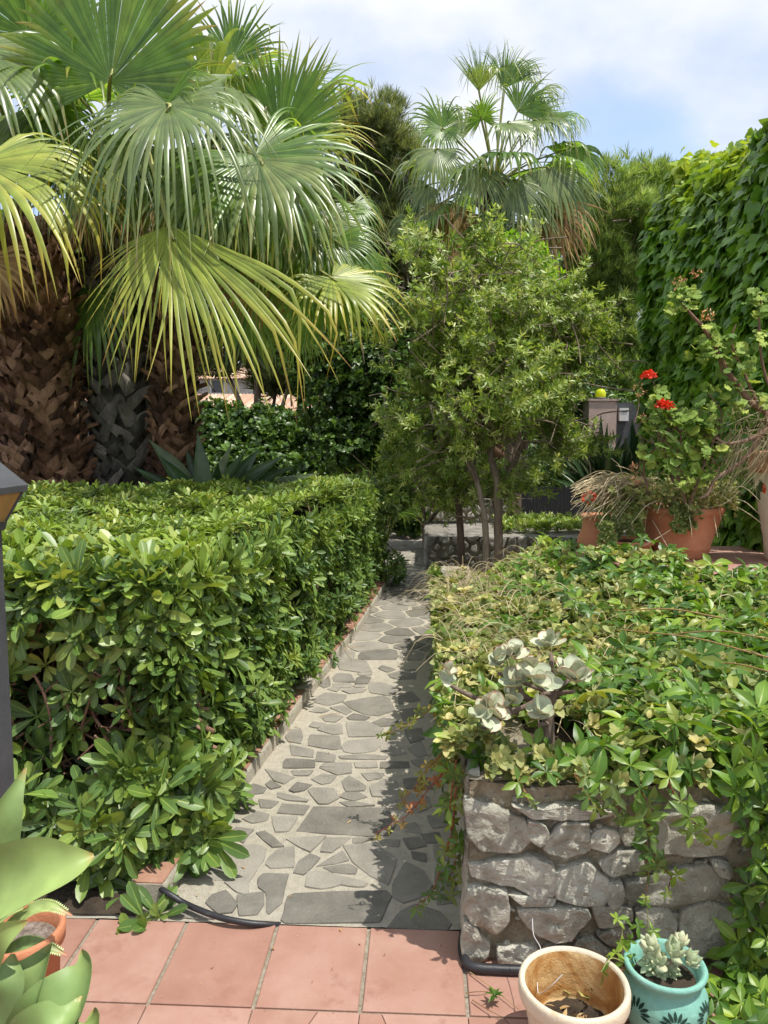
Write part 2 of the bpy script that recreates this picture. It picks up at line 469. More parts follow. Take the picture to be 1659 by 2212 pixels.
M['pot_cream'] = pbr('cream_glaze', [(.2, (.56, .47, .33)), (.6, (.66, .58, .44)), (.9, (.72, .66, .53))], scale=8, rough=.5, bump=.35, bscale=25, spots=[(9, .62, .70, (.52, .34, .16)), (26, .68, .72, (.08, .05, .03))])
M['pot_stain'] = pbr('cream_pot_inside', [(.25, (.16, .06, .02)), (.45, (.42, .20, .06)), (.6, (.60, .40, .18)), (.8, (.70, .55, .33))], scale=9, rough=.4, bump=.4, bscale=40, distort=1., spots=[(14, .62, .7, (.04, .02, .012))])
M['pot_turq'] = pbr('turquoise_glaze', [(.25, (.13, .33, .265)), (.55, (.21, .44, .36)), (.85, (.36, .56, .48))], scale=10, rough=.55, bump=.3, bscale=45, spots=[(30, .66, .74, (.40, .62, .52)), (70, .7, .76, (.05, .16, .12))])
M['black'] = pbr('black_plastic', [(.3, (.012, .012, .014)), (.7, (.03, .03, .034))], scale=20, rough=.45, spec=.5, bump=.1, bscale=80, spots=[(20, .62, .7, (.08, .075, .07))])
M['hole'] = pbr('pot_interior_dark', [(.3, (.01, .03, .022)), (.7, (.025, .07, .05))], rough=.9)
M['jade'] = leafmat('silver_jade_leaf', gain=1.19, stops=[(0, (.34, .38, .26)), (.7, (.52, .53, .39)), (.85, (.42, .34, .25)), (1, (.36, .17, .12))],
                    tips=[(0, 0, (.5, .3, .2)), (.75, .1, (.5, .35, .25)), (.97, .7, (.42, .20, .15)), (1, .9, (.38, .14, .11))], rough=.5, trans=.06, spec=.3, nscale=30, namt=.12, tcol=1.1)
M['succ'] = leafmat('succulent_leaf', gain=1.0, stops=[(0, (.30, .38, .21)), (.5, (.43, .49, .30)), (1, (.56, .56, .36))], rough=.5, trans=.08, nscale=30, namt=.1, tcol=1.1)
M['agave'] = leafmat('agave_leaf', gain=1.0, stops=[(0, (.12, .21, .085)), (.5, (.19, .30, .10)), (1, (.30, .40, .12))], tips=[(0, 0, (.5, .5, .15)), (.9, .1, (.5, .5, .15)), (1, .6, (.45, .30, .10))], rough=.48, trans=.12, spec=.35, nscale=11, namt=.3, tcol=1.4, spots=[(60, .66, .70, (.55, .52, .34)), (25, .68, .72, (.20, .17, .07)), (6, .52, .72, (.28, .36, .12))])
M['aloe'] = leafmat('aloe_leaf', [(0, (.12, .22, .08)), (1, (.25, .36, .14))], tips=[(0, 0, (.3, .2, .1)), (.85, .1, (.4, .2, .1)), (1, .9, (.40, .13, .07))], rough=.45, trans=.1, nscale=60, namt=.25)
M['strel'] = leafmat('strelitzia_leaf', [(0, (.02, .05, .022)), (.5, (.035, .08, .035)), (1, (.09, .13, .08))], rough=.32, trans=.12, spec=.5)
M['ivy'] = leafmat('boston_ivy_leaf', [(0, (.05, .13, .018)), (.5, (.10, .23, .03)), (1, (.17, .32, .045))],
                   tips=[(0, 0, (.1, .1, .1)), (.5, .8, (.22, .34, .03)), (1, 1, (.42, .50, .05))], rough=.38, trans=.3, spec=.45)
M['dark_leaf'] = leafmat('dark_shrub_leaf', [(0, (.022, .055, .014)), (.5, (.045, .10, .022)), (1, (.10, .19, .04))], rough=.4, trans=.2)
M['mid_leaf'] = leafmat('bottlebrush_leaf', [(0, (.085, .145, .03)), (.4, (.175, .255, .055)), (.8, (.30, .38, .095)), (1, (.47, .50, .24))], gain=1.19, rough=.36, trans=.34, spec=.5)
M['bright_leaf'] = leafmat('bright_leaf', [(0, (.09, .22, .02)), (1, (.22, .38, .04))], rough=.4, trans=.4)
M['pine'] = leafmat('pine_needle', [(0, (.08, .11, .045)), (.5, (.14, .18, .065)), (1, (.24, .27, .10))], rough=.6, trans=.3, nscale=2, gain=1.1)
M['tamar'] = leafmat('feathery_green', [(0, (.11, .19, .05)), (.5, (.20, .29, .075)), (1, (.32, .40, .12))], rough=.6, trans=.35, nscale=2, gain=1.1)
M['ger_leaf'] = leafmat('geranium_leaf', [(0, (.08, .16, .04)), (.5, (.15, .25, .06)), (.85, (.26, .36, .09)), (1, (.55, .45, .05))], rough=.6, trans=.3, spec=.25, nscale=40)
M['red'] = leafmat('red_petal', gain=1.0, stops=[(0, (.62, .03, .012)), (1, (.85, .07, .02))], rough=.6, trans=.2, tcol=1.1)
M['dryflower'] = leafmat('dry_flower', [(0, (.36, .17, .10)), (1, (.60, .40, .28))], rough=.9, trans=.1)
M['render'] = pbr('pink_render', [(.3, (.40, .29, .25)), (.7, (.52, .40, .35))], scale=5, rough=.9, bump=.3, bscale=40)
M['dark_metal'] = pbr('dark_grey_metal', [(.3, (.045, .047, .052)), (.7, (.085, .088, .095))], scale=6, rough=.55, bump=.15, bscale=60, spec=.5, spots=[(80, .66, .72, (.14, .14, .14))])
M['fence'] = pbr('black_screen', [(.3, (.012, .013, .015)), (.7, (.03, .032, .036))], scale=8, rough=.7, stretch=(6, 6, .4))
M['white'] = pbr('white_plastic', [(.3, (.55, .55, .55)), (.7, (.7, .7, .7))], rough=.6)
M['lampglass'] = leafmat('amber_glass', gain=1.0, stops=[(0, (.55, .36, .12)), (1, (.66, .46, .18))], rough=.3, trans=.45, tcol=1.2)
M['yellow'] = leafmat('yellow_plastic', gain=1.0, stops=[(0, (.62, .70, .02)), (1, (.70, .78, .03))], rough=.3, trans=.35, tcol=1.3, namt=.05)
M['roof'] = pbr('roof_tiles', [(.3, (.40, .24, .16)), (.6, (.52, .35, .25)), (.85, (.62, .47, .36))], scale=2.2, detail=10, rough=.9, attr=.6)
M['plaster'] = pbr('pale_plaster', [(.3, (.42, .41, .38)), (.7, (.52, .50, .46))], scale=2, rough=.9)
M['winglass'] = pbr('window_glass', [(.3, (.03, .035, .04)), (.7, (.05, .055, .06))], rough=.15, spec=.6)
M['pebble'] = pbr('potting_grit', [(.3, (.12, .09, .07)), (.5, (.35, .29, .24)), (.7, (.55, .50, .45))], scale=60, rough=.95, bump=1, bscale=120)
# ================================================================== SETTING
def poly_clip(poly, a, b, c):
    """keep a*x+b*y<=c"""
    out = []
    n = len(poly)
    for i in range(n):
        p, q = poly[i], poly[(i + 1) % n]
        dp = a * p[0] + b * p[1] - c; dq = a * q[0] + b * q[1] - c
        if dp <= 0: out.append(p)
        if dp * dq < 0:
            t = dp / (dp - dq)
            out.append((p[0] + t * (q[0] - p[0]), p[1] + t * (q[1] - p[1])))
    return out


def voronoi(sites, x0, x1, y0, y1):
    S = np.array(sites); cells = []
    for i, s in enumerate(S):
        d = np.linalg.norm(S - s, axis=1); o = np.argsort(d)[1:18]
        poly = [(x0, y0), (x1, y0), (x1, y1), (x0, y1)]
        for j in o:
            q = S[j]; a, b = q - s
            poly = poly_clip(poly, a, b, (q @ q - s @ s) / 2)
            if len(poly) < 3: break
        if len(poly) >= 3: cells.append(np.array(poly))
    return cells


def relax_sites(n, x0, x1, y0, y1, it=2):
    S = np.stack([rng.uniform(x0, x1, n), rng.uniform(y0, y1, n)], 1)
    for _ in range(it):
        S = np.array([c.mean(0) for c in voronoi(S, x0, x1, y0, y1)])
    return S


def stone(mb, poly, fr, h, seed, gap=.01, rings=((1, -.4), (1, .35), (.93, .85), (.78, 1), (.5, 1.05), (.22, 1.0)), amp=.25, rough=.04, step=.03, mat=0, v=None, smooth=True, facet=0., sk=.12):
    """a stone with an irregular outline; fr(u,v,h)->3D"""
    p = np.asarray(poly, float)
    c = p.mean(0)
    # subdivide the outline
    out = []
    for i in range(len(p)):
        a, b = p[i], p[(i + 1) % len(p)]
        k = max(1, int(np.linalg.norm(b - a) / step))
        for j in range(k): out.append(a + (b - a) * j / k)
    o = np.array(out); o = sk * np.roll(o, 1, 0) + (1 - 2 * sk) * o + sk * np.roll(o, -1, 0)
    m = len(o)
    size = np.linalg.norm(o - c, axis=1).mean()
    dirs = nrm(o - c)
    jit = np.array([nz((q[0], q[1], seed), 25) for q in o])[:, None]
    o = o - dirs * gap + dirs * jit * rough * size
    V = []
    slope = rng.normal(0, .22, 2)
    for s, hh in rings:
        for q in o:
            r = c + (q - c) * s
            n1 = nz((r[0], r[1], seed), 9 / max(size * 8, .4)); n2 = nz((r[0], r[1], seed + 7), 28)
            k = 0 if hh < 0 else 1
            f = abs(n1) * 1.5 if facet else n1
            z = h * (hh + k * (amp * 1.6 * f + amp * .7 * n2 + (1 - abs(1 - s)) * ((r - c) @ slope) / size * .8))
            V.append(fr(r[0], r[1], z))
    V.append(fr(c[0], c[1], h * (1 + amp * nz((c[0], c[1], seed), 9))))
    F = []
    for k in range(len(rings) - 1):
        for i in range(m):
            j = (i + 1) % m
            F.append((k * m + i, k * m + j, (k + 1) * m + j, (k + 1) * m + i))
    v = rng.random() if v is None else v
    mb.add(V, F, v, 0, mat, smooth)
    T = [((len(rings) - 1) * m + i, (len(rings) - 1) * m + (i + 1) % m, len(rings) * m) for i in range(m)]
    mb.add(V, T, v, 0, mat, smooth)


# ---- ground to the horizon
mb = MB()
mb.add([(-300, -60, -.06), (300, -60, -.06), (300, 600, -.06), (-300, 600, -.06)], [(0, 1, 2, 3)], smooth=False)
struct(mb.build('ground', M['soil']))

# ---- patio of square terracotta tiles
px_j = [405, 605, 802, 997]
Xj = [G(405, 1991)[0], G(605, 1996)[0], G(802, 2001)[0], G(997, 2012)[0]]
tw = (Xj[3] - Xj[0]) / 3
Yf = np.mean([G(405, 1991)[1], G(605, 1996)[1], G(802, 2001)[1], G(997, 2012)[1]])
Yn = np.mean([G(547, 2183)[1], G(782, 2188)[1]])
th = Yf - Yn
mb = MB()
mb.add([(-3, -1.5, -.003), (3.2, -1.5, -.003), (3.2, Yf - .004, -.003), (-3, Yf - .004, -.003)], [(0, 1, 2, 3)], mat=1, smooth=False)


def slab(mb, poly, z, t, mat=0, v=.5, bev=.004, gap=.005):
    p = np.asarray(poly, float); c = p.mean(0); n = len(p)
    q = c + (p - c) * (1 - gap / np.linalg.norm(p - c, axis=1).mean())
    q2 = c + (q - c) * (1 - bev / np.linalg.norm(p - c, axis=1).mean())
    V = [(a[0], a[1], z - t) for a in q] + [(a[0], a[1], z - bev * .6) for a in q] + [(a[0], a[1], z) for a in q2] + [(c[0], c[1], z)]
    F = [(i, (i + 1) % n, n + (i + 1) % n, n + i) for i in range(n)] + [(n + i, n + (i + 1) % n, 2 * n + (i + 1) % n, 2 * n + i) for i in range(n)]
    mb.add(V, F, v, 0, mat, False)
    mb.add(V, [(2 * n + i, 2 * n + (i + 1) % n, 3 * n) for i in range(n)], v, 0, mat, False)


for i in range(-8, 10):
    for j in range(-9, 0):
        x0 = Xj[0] + i * tw; y0 = Yf + j * th
        if j == -1:
            slab(mb, [(x0, y0), (x0 + tw, y0), (x0 + tw, y0 + th), (x0, y0 + th)], .004, .02, 0, rng.random(), gap=.009)
        else:      # broken tiles laid as crazy paving
            S = relax_sites(4 if j > -4 else 1, x0, x0 + tw, y0, y0 + th, 0)
            for c in voronoi(S, x0, x0 + tw, y0, y0 + th) if len(S) > 1 else [np.array([(x0, y0), (x0 + tw, y0), (x0 + tw, y0 + th), (x0, y0 + th)])]:
                slab(mb, c, .004, .02, 0, rng.random(), gap=.002, bev=.002)
struct(mb.build('patio', [M['tile'], M['grout']]))

# ---- path: lava pavers set in sandy mortar
A = lambda L: [(331.8 + x * .42222, 1659 + y * .42222) for x, y in L]
B = lambda L: [(516.1 + x * .26667, 1364.1 + y * .26667) for x, y in L]
SA = [[(570,10),(720,50),(665,82),(620,65)],[(705,15),(815,15),(790,40),(720,38)],[(850,0),(1010,0),(1010,25),(940,35)],[(810,60),(860,35),(935,40),(905,78),(860,85)],
[(965,70),(1000,40),(1085,95),(1075,118),(985,120)],[(1065,30),(1180,28),(1165,50),(1100,68)],[(470,110),(510,85),(575,105),(560,130),(490,138)],[(575,85),(600,65),(650,95),(600,110)],
[(695,115),(735,75),(810,88),(770,115),(720,125)],[(790,115),(820,103),(920,105),(948,155),(890,185),(845,185)],[(955,150),(975,128),(1050,128),(1090,150),(1020,170)],[(635,125),(790,165),(780,175),(680,165),(635,150)],
[(540,165),(640,175),(600,205),(550,205)],[(660,188),(795,195),(765,240),(635,232)],[(425,190),(455,155),(505,158),(490,230),(420,230)],[(820,200),(1190,212),(1240,290),(1200,345),(1090,350),(730,325),(745,310)],
[(455,262),(535,228),(588,240),(575,270),(505,282)],[(605,250),(735,255),(690,325),(625,328)],[(395,325),(425,308),(510,318),(480,345),(460,385),(400,350)],[(525,335),(570,325),(665,400),(605,405)],[(680,365),(880,350),(800,430)],
[(880,360),(1010,358),(910,435),(855,430)],[(1020,360),(1120,365),(1060,385),(1020,385)],[(1150,370),(1255,375),(1250,403),(1180,395)],[(970,400),(1120,390),(1240,470),(1200,600),(1110,555),(1020,480)],
[(585,470),(640,415),(718,405),(715,510),(600,515),(575,495)],[(800,445),(850,465),(770,545),(715,535),(745,480)],[(835,505),(965,432),(995,475),(930,490)],[(870,510),(1000,498),(1040,520),(1030,545),(920,535)],
[(790,535),(870,535),(960,560),(950,600),(860,618),(780,605)],[(965,558),(1090,592),(1070,610),(960,598)],[(535,570),(560,548),(690,548),(665,620),(655,690),(590,750),(575,735),(580,640),(540,615)],[(365,590),(485,583),(480,650),(430,635)],
[(430,655),(560,640),(560,700),(530,750),(440,755)],[(270,690),(300,650),(370,628),(425,700),(400,740),(330,745)],[(260,400),(540,400),(570,420),(560,470),(490,580),(140,568)],[(690,660),(720,645),(1190,630),(1215,660),(1150,790),(680,795),(655,780)],
[(1225,600),(1255,540),(1290,480),(1380,530),(1420,600),(1400,650),(1280,690),(1225,660)],[(1280,365),(1360,358),(1395,400),(1310,415)],[(1320,430),(1390,445),(1390,480),(1330,465)],[(1370,345),(1460,335),(1470,385),(1400,385)],[(1290,290),(1340,285),(1370,335),(1290,325)],
[(1200,820),(1260,740),(1340,700),(1460,740),(1520,800),(1500,828)],[(1110,100),(1180,60),(1240,70),(1260,110),(1200,150),(1120,145)],[(60,760),(120,690),(240,720),(330,765),(300,775)],[(1150,170),(1240,120),(1400,150),(1420,200),(1350,230),(1200,205)],
[(1280,60),(1400,50),(1430,110),(1290,105)],[(950,175),(1000,172),(1130,195),(1000,200)],[(1430,400),(1500,400),(1510,470),(1450,480)],[(1440,520),(1530,500),(1530,690),(1450,700)],[(1400,250),(1480,230),(1500,300),(1430,310)]]
SB = [[(365,1060),(385,1035),(610,1045),(612,1105),(360,1107)],[(415,925),(600,965),(600,1020),(430,1005)],[(635,975),(780,1005),(770,1060),(625,1055)],[(575,840),(810,850),(825,950),(770,960),(565,925)],[(640,800),(700,755),(830,755),(840,830),(760,835)],
[(870,740),(1040,730),(1170,790),(1120,850),(890,855)],[(835,935),(880,890),(1110,865),(1180,885),(1100,970),(930,990),(850,975)],[(810,1015),(1000,1000),(1210,1015),(1180,1038),(830,1035)],[(935,1065),(1110,1055),(1120,1105),(950,1105)],[(660,1100),(690,1070),(905,1065),(915,1105)],
[(1150,1060),(1370,1060),(1380,1105),(1150,1110)],[(380,850),(420,800),(500,790),(515,850),(500,910),(400,890)],[(570,770),(600,735),(700,750),(640,785)],[(675,700),(760,670),(840,695),(780,735),(700,730)],[(875,700),(930,670),(1060,695),(1020,720),(900,715)],
[(1080,740),(1170,705),(1290,720),(1250,765),(1150,770)],[(845,575),(1010,545),(1170,525),(1220,545),(1260,640),(1130,685),(1010,670),(900,620)],[(600,550),(700,500),(870,520),(840,570),(720,600),(620,575)],[(740,620),(850,605),(915,650),(870,675)],
[(570,650),(640,610),(730,640),(670,660)],[(835,480),(900,462),(1035,470),(1000,492),(900,505)],[(1060,410),(1150,415),(1310,465),(1230,525),(1065,495),(1050,450)],[(765,375),(790,340),(905,350),(940,410),(770,410)],[(955,380),(1000,362),(1070,375),(1040,425),(940,425)],
[(760,425),(900,420),(920,450),(860,460),(770,450)],[(930,440),(1020,430),(1020,455),(940,455)],[(720,470),(780,450),(820,465),(790,488)],[(800,250),(870,210),(1030,240),(1075,320),(1000,335),(820,310)],[(1130,300),(1160,278),(1270,310),(1200,332)],
[(1210,350),(1330,315),(1440,305),(1430,385),(1300,390),(1230,375)],[(960,340),(1080,332),(1070,355),(980,358)],[(1150,900),(1240,890),(1360,990),(1250,1010),(1150,970)],[(1370,950),(1480,890),(1520,1000),(1450,1020)],[(1340,800),(1480,790),(1500,870),(1390,905)],
[(1400,1050),(1500,1020),(1530,1090),(1450,1100)],[(650,430),(730,360),(740,440),(690,460)],[(1290,520),(1400,490),(1470,560),(1300,590)],[(1300,640),(1480,620),(1490,700),(1330,720)],[(1120,175),(1200,170),(1300,200),(1150,220)]]
fl = lambda x, y, h: (x, y, h)
mb = MB()
Yp = Yf + .002


def pathz(i, j):
    x = -2.6 + 5.6 * i; y = Yp + (14.5 - Yp) * j ** 1.6
    return (x, y, -.001 + .003 * nz((x, y, 0), 9) + .0015 * nz((x, y, 3), 40))


grid(mb, pathz, 160, 220, mat=1)
k = 0
for L, f in ((SA, A), (SB, B)):
    for s in L:
        w = [G(x, y)[:2] for x, y in f(s)]
        w = [q for q in w]
        k += 1
        stone(mb, w, fl, .004, k * 1.7, gap=-.0045, rings=((1, -1.5), (.995, .7), (.985, 1.), (.5, 1.)), amp=.2, rough=.02, step=.02, sk=.03, mat=0, smooth=False)
# farther stones, scattered
yB = G(700, 1425)[1]
S = relax_sites(230, -1.6, .9, yB, 9.2, 2)
for c in voronoi(S, -1.6, .9, yB, 9.2):
    k += 1
    stone(mb, c, fl, .004, k * 1.7, gap=.009, rings=((1, -1.5), (.995, .7), (.985, 1.), (.5, 1.)), smooth=False, amp=.15, rough=.06, step=.08, mat=0)
S = relax_sites(60, -2.4, 2.4, 9.2, 13, 2)
for c in voronoi(S, -2.4, 2.4, 9.2, 13):
    k += 1
    stone(mb, c, fl, .004, k * 1.7, gap=.008, rings=((1, -1.5), (.995, .7), (.985, 1.), (.5, 1.)), smooth=False, amp=.15, rough=.04, step=.15, mat=0, v=.75)
struct(mb.build('path', [M['paver'], M['mortar']]))

# ---- brick edging along the hedge
cur = np.array([G(x, y)[:2] for x, y in [(331, 1990), (395, 1891), (478, 1772), (555, 1667), (649, 1535), (743, 1404), (775, 1365), (838, 1262)]])
cur = np.vstack([cur, [cur[-1] + np.array([.12, 1.2])]])


def Xc(y):
    return np.interp(y, cur[:, 1], cur[:, 0])


mb = MB()
y = cur[0, 1] + .08; kk = 0
while y < 8.2:
    L = .235
    y2 = y + L * .97
    hw = .10; h = .075 + rng.normal(0, .002)
    for (a, b, z0, z1, mt) in ((0, -hw, .042, h, 0),):
        xa, xb = Xc(y), Xc(y2)
        P8 = [(xa + a, y + .004, z0), (xa + b, y + .004, z0), (xb + b, y2, z0), (xb + a, y2, z0), (xa + a - .002, y + .004, z1), (xa + b, y + .004, z1), (xb + b, y2, z1), (xb + a - .002, y2, z1)]
        P8 = [P8[1], P8[0], P8[3], P8[2], P8[5], P8[4], P8[7], P8[6]]
        hexa(mb, P8, 0, rng.random())
    y += L
yy = np.linspace(cur[0, 1] + .08, 8.2, 60)
V = []
for q in yy:
    x = Xc(q)
    V += [(x + .004 + .002 * nz((x, q, 0), 20), q, -.02), (x + .003, q, .044), (x + .001, q, .07), (x - .11, q, .07), (x - .118, q, -.02)]
F = [(i * 5 + j, i * 5 + j + 1, i * 5 + 5 + j + 1, i * 5 + 5 + j) for i in range(59) for j in range(4)]
mb.add(V, F, .5, 0, 1)
mb.add([V[0], V[1], V[2], V[3], V[4]][:4], [(0, 1, 2, 3)], .5, 0, 1)
mb.add([V[0], V[3], V[4]], [(0, 1, 2)], .5, 0, 1)
tag(mb.build('brick_edging', [M['brick'], M['mortar']]), 'low orange brick edging running along the foot of the clipped hedge beside the stone path', 'edging')

mb = MB()
grid(mb, lambda i, j: (-4.5 + (3.62) * i, Yp + .01 + 3. * j, .006 + .012 * nz((i * 30, j * 20, 0), 2)), 60, 30)
struct(mb.build('hedge_soil', M['soil']))

# ================================================================== HEDGE
def ztop(x, y):
    return 1.0 + np.clip((y - 2.6) * .055, 0, .13) - np.clip((y - 5.2) * .045, 0, .1)


H0 = 2.52; H1 = 7.55; HB = 5.5


def hxr(y, z):      # right face of the hedge
    return Xc(y) - .10 + .05 * np.clip(z, 0, 1) + .07 * nz((0, y, z), 1.6, 5)


def hedge_lump(p):
    return .055 * nz(p, 3.1, 3) + .035 * nz(p, 8, 9)


pos = []; ax = []; kind = []
def addpt(p, n, t, deep=0.):
    p = np.array(p, float); n = np.array(n, float)
    p = p + n * (hedge_lump(p) - deep)
    pos.append(p); ax.append(nrm(n + rng.normal(0, .26, 3) + np.array([0, 0, .18]))); kind.append(t)


nt_ = 3700
for _ in range(nt_):      # top
    y = H0 + (H1 - H0) * rng.random() ** 1.25
    xl = -4.2 if y < HB else Xc(y) - 1.15
    xr = Xc(y) - .12
    if y < HB: xl = max(xl, -.62 * y - .6)
    x = rng.uniform(xl, xr)
    deep = abs(rng.normal(0, .03)) if rng.random() < .75 else rng.uniform(.05, .14)
    addpt((x, y, ztop(x, y)), (0, 0, 1), 0, deep)
for _ in range(3000):      # right face
    y = H0 + (H1 - H0) * rng.random() ** 1.1
    z = rng.uniform(.07, 1.0)
    deep = abs(rng.normal(0, .04)) if rng.random() < .7 else rng.uniform(.06, .2)
    addpt((hxr(y, z), y, z), (1, 0, .1), 1, deep)
for _ in range(34):      # clumps leaning out over the edging
    y0_ = rng.uniform(2.7, 6.8); z0_ = rng.uniform(.12, .42)
    for q in range(7): addpt((Xc(y0_) - .08 + rng.normal(.03, .035), y0_ + rng.normal(0, .07), z0_ + rng.normal(0, .05)), (1, -.2, .5), 1, 0)
for _ in range(260):      # far end
    z = rng.uniform(.12, 1.0); addpt((rng.uniform(Xc(H1) - 1.15, Xc(H1) - .1), H1, z), (0, 1, 0), 1)
def hollow(x, z):
    n_ = .55 * nz((x * .8, 0, z), 5.2, 21)
    if x < -1.75: return n_ > .07
    h1 = math.exp(-((z - .55) / .22) ** 2) - 1.5 * max(0, x + .80) / .2
    h2 = math.exp(-((z - .32) / .18) ** 2) - 1.5 * max(0, x + 1.08) / .2
    return max(h1, h2) + n_ > .36


for _ in range(1700):      # front face
    x = rng.uniform(-2.7, Xc(H0) - .05); z = rng.uniform(.04, 1.02)
    if hollow(x, z) and rng.random() < .86: continue
    deep = abs(rng.normal(0, .05)) if rng.random() < .7 else rng.uniform(.06, .3)
    addpt((x, H0 - .02 - .05 * (z < .35), z), (0, -1, .15), 2, deep)
for _ in range(230):     # low leaves over the brick end and the tiles
    x = rng.uniform(-2.7, -.86); addpt((x, H0 - rng.uniform(.02, .17), rng.uniform(.06, .3)), (0, -1, .5), 2, 0)
for _ in range(90):      # right-hand front corner spills forward
    x = rng.uniform(-1.05, -.72); z = rng.uniform(.08, .38)
    addpt((x, H0 - .02, z), (.3, -1, .1), 2, -.02)
for _ in range(650):      # leaves inside
    x = rng.uniform(-1.9, -.5); y = H0 + rng.uniform(.2, .7)
    z = rng.uniform(.05, .95)
    if hollow(x, z) and rng.random() < .6: continue
    if x < Xc(y) - .2 and y > H0 + .38: addpt((x, y, z), (0, -.6, 1), 2, 0)
for q_ in ((312, 1985, 2.2), (290, 2040, 2.16), (345, 1985, 2.22), (300, 1925, 2.35), (240, 1930, 2.4), (200, 1900, 2.4), (330, 1890, 2.42), (420, 1800, 2.55), (390, 1850, 2.5)):
    pos.append(P(*q_)); ax.append(nrm(np.array([.25, -.75, .5]) + rng.normal(0, .2, 3))); kind.append(2)
ce = P(838, 1068, 7.45)
for _ in range(230):     # the end of the hedge leans out over the path
    q = rdir(1)[0]; pos.append(ce + q * [.22, .3, .17]); ax.append(nrm(q + [0, 0, .5])); kind.append(0 if q[2] > .1 else 1)
ce = P(845, 1225, 7.4)
for _ in range(60):
    q = rdir(1)[0]; pos.append(ce + q * [.12, .2, .14]); ax.append(nrm(q + [0, 0, .4])); kind.append(1)
pos = np.array(pos); ax = np.array(ax); kind = np.array(kind)
T = Thing('hedge', 'long clipped hedge of glossy oval leaves in whorls, left of the stone path', 'hedge', (-1.5, 4.5, 0))
mb = MB()
near = pos[:, 1] < 3.9
top = kind == 0
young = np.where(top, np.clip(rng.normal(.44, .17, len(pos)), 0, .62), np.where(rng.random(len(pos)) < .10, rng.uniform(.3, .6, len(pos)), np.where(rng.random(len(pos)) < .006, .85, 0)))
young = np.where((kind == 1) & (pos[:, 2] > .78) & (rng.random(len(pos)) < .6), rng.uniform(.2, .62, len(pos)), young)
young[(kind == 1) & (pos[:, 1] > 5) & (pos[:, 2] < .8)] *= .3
size = np.where(pos[:, 1] < 3.3, .108, .09) * rng.uniform(.75, 1.2, len(pos)) * np.where(top & (pos[:, 1] > 3), .85, 1)
size *= np.where((kind == 1) & (pos[:, 1] > 4.5), .85, 1)
size *= np.where((kind == 2) & (pos[:, 2] < .5), 1.2, 1)
vr = (.1, .9)
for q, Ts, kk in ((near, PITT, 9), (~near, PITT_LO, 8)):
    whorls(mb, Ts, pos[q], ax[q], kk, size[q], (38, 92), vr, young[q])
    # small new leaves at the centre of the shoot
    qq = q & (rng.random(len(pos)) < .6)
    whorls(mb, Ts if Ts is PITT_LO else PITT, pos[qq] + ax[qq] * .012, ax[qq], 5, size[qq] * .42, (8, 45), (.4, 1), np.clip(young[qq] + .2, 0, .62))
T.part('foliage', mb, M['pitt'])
# branches
mb = MB()
for _ in range(1000):
    i = rng.integers(0, len(pos)); p = pos[i]
    if p[1] > 5: continue
    back = -ax[i] * rng.uniform(.08, .2) + np.array([0, .03, -.1 * rng.random()])
    q = p + back + rng.normal(0, .02, 3)
    tube(mb, [p, (p + q) / 2 + rng.normal(0, .012, 3), q], [.0025, .0055], 5, 5, v=rng.random())
for _ in range(380):      # woody stems visible in the hollow front
    x = rng.uniform(-1.9, -.8); y = H0 + rng.uniform(.02, .3)
    p = np.array([x, y + .1, rng.uniform(0, .35) if x < -1.05 else rng.uniform(.25, .5)]); dirn = nrm([rng.normal(0, .8), rng.normal(-.3, .4), 1])
    L = rng.uniform(.25, .6); pts = [p]
    for s in range(5):
        dirn = nrm(dirn + rng.normal(0, .32, 3)); pts.append(pts[-1] + dirn * L / 5)
        if pts[-1][1] < H0 + .0: pts[-1][1] = H0 + .0
        pts[-1][0] = min(pts[-1][0], Xc(pts[-1][1]) - .2)
    r0 = rng.uniform(.004, .013)
    tube(mb, pts, [r0, r0 * .5], 6, 11, v=rng.random(), wob=.08)
    for b in range(2):
        q = pts[rng.integers(1, 5)]; d2 = nrm(rng.normal(0, 1, 3) + [-.3, -.3, .6])
        tube(mb, [q, q + d2 * .06, q + d2 * .13 + rng.normal(0, .02, 3)], [r0 * .45, r0 * .3], 5, 6, v=rng.random())
for _ in range(130):      # and behind the right face
    y = rng.uniform(H0, 6); z = rng.uniform(.08, .5); x = hxr(y, z) - rng.uniform(.05, .2)
    pts = [np.array([x, y, z])]; dirn = nrm([.25, rng.normal(0, .5), 1.])
    for s in range(4):
        dirn = nrm(dirn + rng.normal(0, .3, 3)); pts.append(pts[-1] + dirn * .1); pts[-1][0] = min(pts[-1][0], Xc(pts[-1][1]) - .09)
    tube(mb, pts, [rng.uniform(.006, .013), .004], 6, 9, v=rng.random(), wob=.08)
T.part('branches', mb, M['branch'])
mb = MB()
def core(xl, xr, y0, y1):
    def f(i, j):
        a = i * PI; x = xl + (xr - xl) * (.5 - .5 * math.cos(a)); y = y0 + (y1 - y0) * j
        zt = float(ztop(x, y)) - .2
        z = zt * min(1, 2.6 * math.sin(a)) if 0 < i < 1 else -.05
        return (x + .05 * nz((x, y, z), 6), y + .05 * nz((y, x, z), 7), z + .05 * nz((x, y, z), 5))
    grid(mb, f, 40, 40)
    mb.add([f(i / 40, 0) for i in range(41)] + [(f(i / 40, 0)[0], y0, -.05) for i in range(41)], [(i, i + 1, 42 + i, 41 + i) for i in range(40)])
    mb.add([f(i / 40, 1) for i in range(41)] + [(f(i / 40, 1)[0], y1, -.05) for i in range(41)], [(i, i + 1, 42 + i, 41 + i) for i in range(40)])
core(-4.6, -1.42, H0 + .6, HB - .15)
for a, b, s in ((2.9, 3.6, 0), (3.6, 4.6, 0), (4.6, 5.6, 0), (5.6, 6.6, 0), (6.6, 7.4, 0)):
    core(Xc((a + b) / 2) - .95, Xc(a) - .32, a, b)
T.part('twig_mass', mb, M['twigs'])

